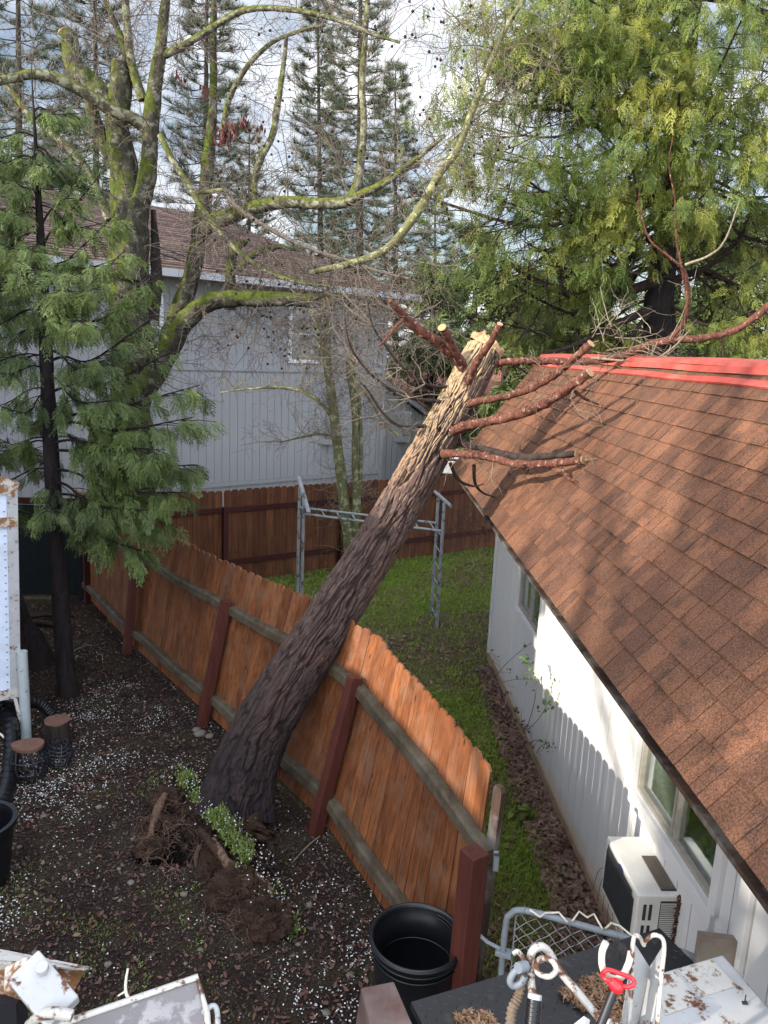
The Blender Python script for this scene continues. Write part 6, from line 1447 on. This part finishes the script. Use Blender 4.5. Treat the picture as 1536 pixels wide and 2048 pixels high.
P = P0[None] + s[:, None] * ux + e[:, None] * uy + np.stack([s * 0, s * 0, NR.uniform(.003, .022, n)], -1); a = NR.uniform(0, 6.283, n); ln = NR.uniform(.006, .022, n)[:, None]; wd = NR.uniform(.0012, .006, n)[:, None]
d = np.stack([np.cos(a), np.sin(a), NR.normal(0, .3, n)], -1); w_ = np.stack([-np.sin(a), np.cos(a), NR.normal(0, .5, n)], -1)
b.add(np.stack([P - d * ln, P - w_ * wd, P + d * ln, P + w_ * wd], 1).reshape(-1, 3), np.arange(4 * n).reshape(n, 4))
M['needlelit'] = leafm('needle_litter', (.20, .095, .05), (.34, .22, .12), (.10, .05, .03), .1, 6); tag(b.build('pine_litter', M['needlelit']), 'rusty pine needles and seed scales scattered on the black deck', 'litter', kind='stuff')

# dark red beam end
b = MB(); p = [cp(722, 1975, 2.0), cp(788, 1962, 2.0), cp(835, 2070, 1.80), cp(748, 2080, 1.80)]
b.prism(p, V(0, 0, 0), V(-.012, -.0, -.13)); tag(b.build('beam_end', M['block'], loc=p[0], bevel=.004), 'dark red square timber end in front of the trash can', 'timber')
b = MB(); bq = (p[2] + p[3]) / 2 + V(0, -.02, -.14); b.beam(bq * V(1, 1, 0), bq, .09, .09, up=(0, 1, 0)); tag(b.build('timber_post', M['block'], loc=bq * V(1, 1, 0)), 'timber post under the dark red beam end, below the frame', 'post')

# white metal box with two patches of worn tread plate
ZB = 2.25
q1, q2, q3, q4 = gz(1262, 1935, ZB), gz(1440, 1912, ZB), gz(1560, 2035, ZB), gz(1250, 2120, ZB)
wx = nrm(q3 - q2); wy = V(-wx[1], wx[0], 0); 
A_ = gz(1442, 1912, ZB); B_ = gz(1290, 1962, ZB); e1 = nrm(B_ - A_); e2 = V(-e1[1], e1[0], 0)
if e2[1] > 0: e2 = -e2
bx = thing('metal_box', A_ * V(1, 1, 0), 'white painted metal box lid with worn tread plate patches at the lower right', 'box')
def bpnt(a, c, z=0): return A_ + e1 * a + e2 * c + V(0, 0, z)
g_ = lambda x, y, z=0: gz(x, y, ZB) + V(0, 0, z)
b = MB(); b.prism([g_(1446, 1908), g_(1296, 1952), g_(1262, 1990), g_(1240, 2150), g_(1640, 2130)], V(0, 0, 0), V(0, 0, -.28)); b.build('lid', M['white_metal2'], bx, bevel=.008)
for q4_ in ([(1424, 1921), (1354, 1941), (1406, 1994), (1474, 1973)], [(1350, 1944), (1306, 1958), (1330, 2032), (1400, 2008)]):
    c4 = [g_(x, y, .001) for x, y in q4_]; b = MB(); b.prism(c4, V(0, 0, 0), V(0, 0, .003))
    ax = nrm(c4[3] - c4[2]); ay = V(-ax[1], ax[0], 0); w = min(np.linalg.norm(c4[3] - c4[2]), np.linalg.norm(c4[0] - c4[1])) * .92; h = np.linalg.norm(c4[1] - c4[2]) * .85
    plate(b, c4[2] + V(0, 0, .0034) + ax * .006 + ay * .006, ax, ay, w - .006, h, .022, .012, .0012)
    o = b.build('tread_patch', M['white_metal'], bx); o['label'] = 'worn tread plate patch'; cc = sum(c4) / 4
    for q in c4: r = MB(); r.box(q + (cc - q) * .12 + V(0, 0, .005), (.008, .008, .004)); r.build('rivet', M['trinket'], o)
for px_, py_ in ((1436, 1925), (1290, 1985), (1270, 2130), (1590, 2110)): b = MB(); q = g_(px_, py_, -.28); b.beam(q * V(1, 1, 0), q, .06, .06, up=(1, 0, 0)); b.build('leg', M['black_iron'], bx)
b = MB(); q = g_(1489, 2008); b.tube([q, q + V(0, .0, .035)], .002, 6); b.tube([q + V(-.008, 0, .004), q + V(.008, 0, .004)], .006, 6); b.build('stud', M['black_iron'], bx)

# white steel channel, hooked rod, clevis, gas strut and shackle: jack frame
jk = thing('jack_frame', cp(1280, 2040, 2.0), 'chipped white steel channel standing up at the bottom right of the deck', 'steel frame')
def ch(pts_l, pts_r, mid, th, mat, name, par):
    b = MB(); n = len(pts_l)
    for A, B in ((pts_l, mid), (mid, pts_r)):
        for i in range(n - 1): b.prism([A[i], B[i], B[i + 1], A[i + 1]], V(0, 0, 0), V(0, .004, -.002))
    return b.build(name, mat, par)
dch = 1.95
ch([cp(1268, 1885, dch), cp(1238, 2075, dch), down(cp(1238, 2075, dch))], [cp(1330, 1888, dch), cp(1300, 2080, dch), down(cp(1300, 2080, dch))], [cp(1300, 1935, dch + .05), cp(1268, 2090, dch + .05), down(cp(1268, 2090, dch + .05))], .004, M['white_metal2'], 'channel', jk)
b = MB(); b.tube(spline([cp(1255, 2075, dch - .02), cp(1262, 1985, dch - .02), cp(1266, 1885, dch - .02), cp(1276, 1872, dch - .02), cp(1288, 1890, dch)], 5), .0055, 10); b.tube(spline([cp(1288, 1885, dch), cp(1308, 1870, dch - .02), cp(1328, 1886, dch - .02), cp(1322, 1960, dch - .02), cp(1312, 2080, dch - .02)], 5), .0055, 10); b.build('rolled_edge', M['white_metal'], jk, smooth=True)
b = MB(); b.tube(spline([down(cp(1062, 2060, 1.9)), cp(1062, 2060, 1.9), cp(1062, 1960, 1.92), cp(1062, 1910, 1.93), cp(1078, 1893, 1.94), cp(1098, 1904, 1.95), cp(1118, 1940, 1.95), cp(1160, 1990, 1.93), cp(1205, 2045, 1.91), cp(1240, 2090, 1.9), down(cp(1240, 2090, 1.9))], 8), .0100, 14, rough=.12); b.build('bent_rod', M['white_metal'], jk, smooth=True)
b = MB(); b.tube(spline([cp(1072, 1926, 1.90), cp(1076, 1946, 1.89), cp(1098, 1953, 1.88), cp(1112, 1940, 1.89), cp(1104, 1922, 1.9), cp(1085, 1916, 1.91), cp(1072, 1926, 1.90)], 6), .007, 10); b.tube(spline([cp(1052, 1935, 1.92), cp(1045, 1915, 1.92), cp(1035, 1903, 1.93), cp(1026, 1908, 1.93)], 6), .006, 8); b.build('eye_loop', M['white_metal'], jk, smooth=True)
b = MB(); b.tube(spline([cp(1212, 1884, 1.9), cp(1204, 1905, 1.9), cp(1205, 1935, 1.9), cp(1218, 1954, 1.9), cp(1240, 1956, 1.9), cp(1256, 1930, 1.92), cp(1262, 1905, 1.94)], 7), .0085, 12); b.build('hook', M['ivory'], jk, smooth=True)
cl = thing('clevis', cp(1235, 1950, 1.9), 'bright red clevis hanging on the cream hook', 'clevis')
b = MB(); b.tube(spline([cp(1206, 1944, 1.88), cp(1218, 1940, 1.88), cp(1240, 1947, 1.88), cp(1264, 1957, 1.88), cp(1268, 1968, 1.87), cp(1255, 1974, 1.87), cp(1236, 1970, 1.87), cp(1214, 1960, 1.87), cp(1206, 1952, 1.88), cp(1206, 1944, 1.88)], 6), .0055, 10); b.build('ring', M['red'], cl, smooth=True)
b = MB(); b.tube([cp(1221, 1960, 1.87), cp(1231, 1970, 1.87), cp(1232, 1977, 1.87), cp(1228, 1984, 1.87)], [.008, .020, .018, .009], 14); b.build('socket', M['red'], cl, smooth=True)
b = MB(); b.tube([cp(1228, 1982, 1.87), cp(1203, 2046, 1.86), cp(1190, 2090, 1.85), down(cp(1190, 2090, 1.85))], .0105, 14); tag(b.build('strut', M['black_iron'], loc=cp(1228, 1982, 1.87), smooth=True), 'black rod running down from the red clevis', 'rod')
sk = thing('shackle', cp(1040, 1950, 1.92), 'galvanised shackle pinned beside the bent white rod', 'shackle')
b = MB(); b.tube(spline([cp(1046, 1932, 1.9), cp(1028, 1945, 1.9), cp(1020, 1962, 1.9), cp(1028, 1972, 1.9), cp(1042, 1966, 1.9), cp(1050, 1952, 1.9)], 7), .0085, 12); b.tube([cp(1036, 1936, 1.89), cp(1052, 1932, 1.91)], .013, 12); b.build('bow', M['galv'], sk, smooth=True)
b = MB(); b.tube(spline([cp(1046, 1950, 1.92), cp(1038, 1990, 1.92), cp(1024, 2020, 1.9), cp(1020, 2060, 1.88)], 20), .012 + .002 * np.sin(np.arange(61) * 1.3), 10); tag(b.build('rope', M['rope'], loc=cp(1040, 1990, 1.92), smooth=True), 'short frayed grey rope hanging from the shackle', 'rope')
tp_ = thing('taped_pipe', cp(1066, 2010, 1.85), 'short pipe wrapped in black and grey tape below the shackle', 'pipe')
b = MB(); q0, q1_ = cp(1070, 1988, 1.82), cp(1062, 2080, 1.78); b.tube([q0 + (q1_ - q0) * t for t in np.linspace(.12, 1, 29)] + [down(q1_)], .0175 + .001 * np.sin(np.arange(30) * 2.1), 18); b.build('tape_wrap', M['black_plastic'], tp_, smooth=True)
b = MB(); b.tube([q0, q0 + (q1_ - q0) * .3], .0165, 18, cap=False); b.build('pipe', M['white_metal2'], tp_, smooth=True)
b = MB(); t_ = nrm(q0 - q1_); b.tube([q0 - t_ * .004, q0 - t_ * .003], .0155, 18); b.build('bore', M['cut'], tp_)
b = MB(); p = [cp(1130, 2062, 1.7), cp(1168, 2032, 1.72), cp(1180, 2040, 1.72), cp(1172, 2075, 1.68)]; b.prism(p, V(0, 0, 0), V(0, 0, -.05)); tag(b.build('corner_cap', M['white_metal2'], loc=p[0]), 'white metal corner cut by the bottom edge beside the bent rod', 'metal corner')

# chipped white bracket and grey worn lid at the lower left
br = thing('steel_bracket', cp(60, 1960, 1.7), 'white steel bracket with flaking rust at the lower left corner', 'bracket')
b = MB(); b.prism([cp(-40, 1890, 1.75), cp(182, 1934, 1.72), cp(168, 1938, 1.66), cp(-40, 1922, 1.68)], V(0, 0, 0), V(0, .0, -.004)); b.build('flange', M['white_metal'], br)
b = MB(); b.prism([cp(-40, 1918, 1.69), cp(172, 1935, 1.68), cp(158, 1962, 1.70), cp(142, 1992, 1.72), cp(-40, 1988, 1.72)], V(0, 0, 0), V(0, .004, -.002)); b.build('web', M['white_rusty'], br)
b = MB(); b.beam(cp(48, 1935, 1.62), cp(128, 2030, 1.58), .075, .05, up=(0, -.5, 1)); b.build('arm', M['white_metal2'], br, bevel=.004)
b = MB(); b.beam(cp(25, 1968, 1.62), cp(70, 1946, 1.62), .055, .058, up=(0, -.5, 1)); b.build('clamp', M['white_rusty'], br, bevel=.004)
b = MB(); q = cp(86, 1940, 1.6); b.tube([q, q + V(0, -.005, .012)], .012, 12); b.build('bolt', M['white_metal2'], br, smooth=True)
b = MB(); b.tube(spline([cp(60, 2050, 1.58), cp(80, 2032, 1.56), cp(110, 2026, 1.55), cp(145, 2032, 1.55)], 6), .012, 10); b.build('lip', M['white_metal'], br, smooth=True)
b = MB(); q = cp(20, 1990, 1.72); b.beam(q * V(1, 1, 0), q, .05, .05, up=(0, 1, 0)); b.build('support', M['black_iron'], br)
ld = thing('storage_lid', cp(300, 2000, 1.7), 'grey worn lid with pale scuffed edges at the bottom left', 'lid')
LP = [cp(90, 2062, 1.62), cp(395, 1957, 1.72), cp(414, 2030, 1.66), cp(420, 2110, 1.60), cp(90, 2120, 1.55)]
b = MB(); b.prism(LP, V(0, 0, 0), V(0, .0, -.05)); b.build('panel', M['greyboard'], ld, bevel=.006)
b = MB(); b.tube([LP[0] + V(0, 0, .004), LP[1] + V(0, 0, .004), LP[2] + V(0, 0, .004), LP[3] + V(0, 0, .004)], .007, 8); b.build('edge_bead', M['white_metal'], ld, smooth=True)
b = MB(); b.tube(spline([cp(406, 2025, 1.66), cp(425, 2012, 1.68), cp(434, 2022, 1.67), cp(436, 2060, 1.63)], 6), .006, 8); b.build('handle', M['white_metal2'], ld, smooth=True)
b = MB(); q = (LP[2] + LP[4]) / 2 + V(0, 0, -.05); b.beam(q * V(1, 1, 0), q, .08, .08, up=(0, 1, 0)); b.build('support', M['black_iron'], ld)
b = MB(); b.tube(spline([gz(262, 2005, 1.2), gz(252, 1985, 1.22), gz(252, 1960, 1.25), gz(256, 1937, 1.28)], 5), [.009, .006], 7); b.tube([gz(252, 1982, 1.22), gz(236, 1992, 1.2)], [.006, .004], 6); tag(b.build('broken_twig', M['ivory'], loc=gz(262, 2005, 1.2), smooth=True), 'pale forked twig sticking up above the grey worn lid', 'twig')

for o in S.collection.objects:
    if o.name.split('.')[0] in ('twigs', 'roots', 'stems', 'leaves', 'dry_leaves', 'shingles', 'dark_bands', 'limbs'): o['kind'] = 'stuff'
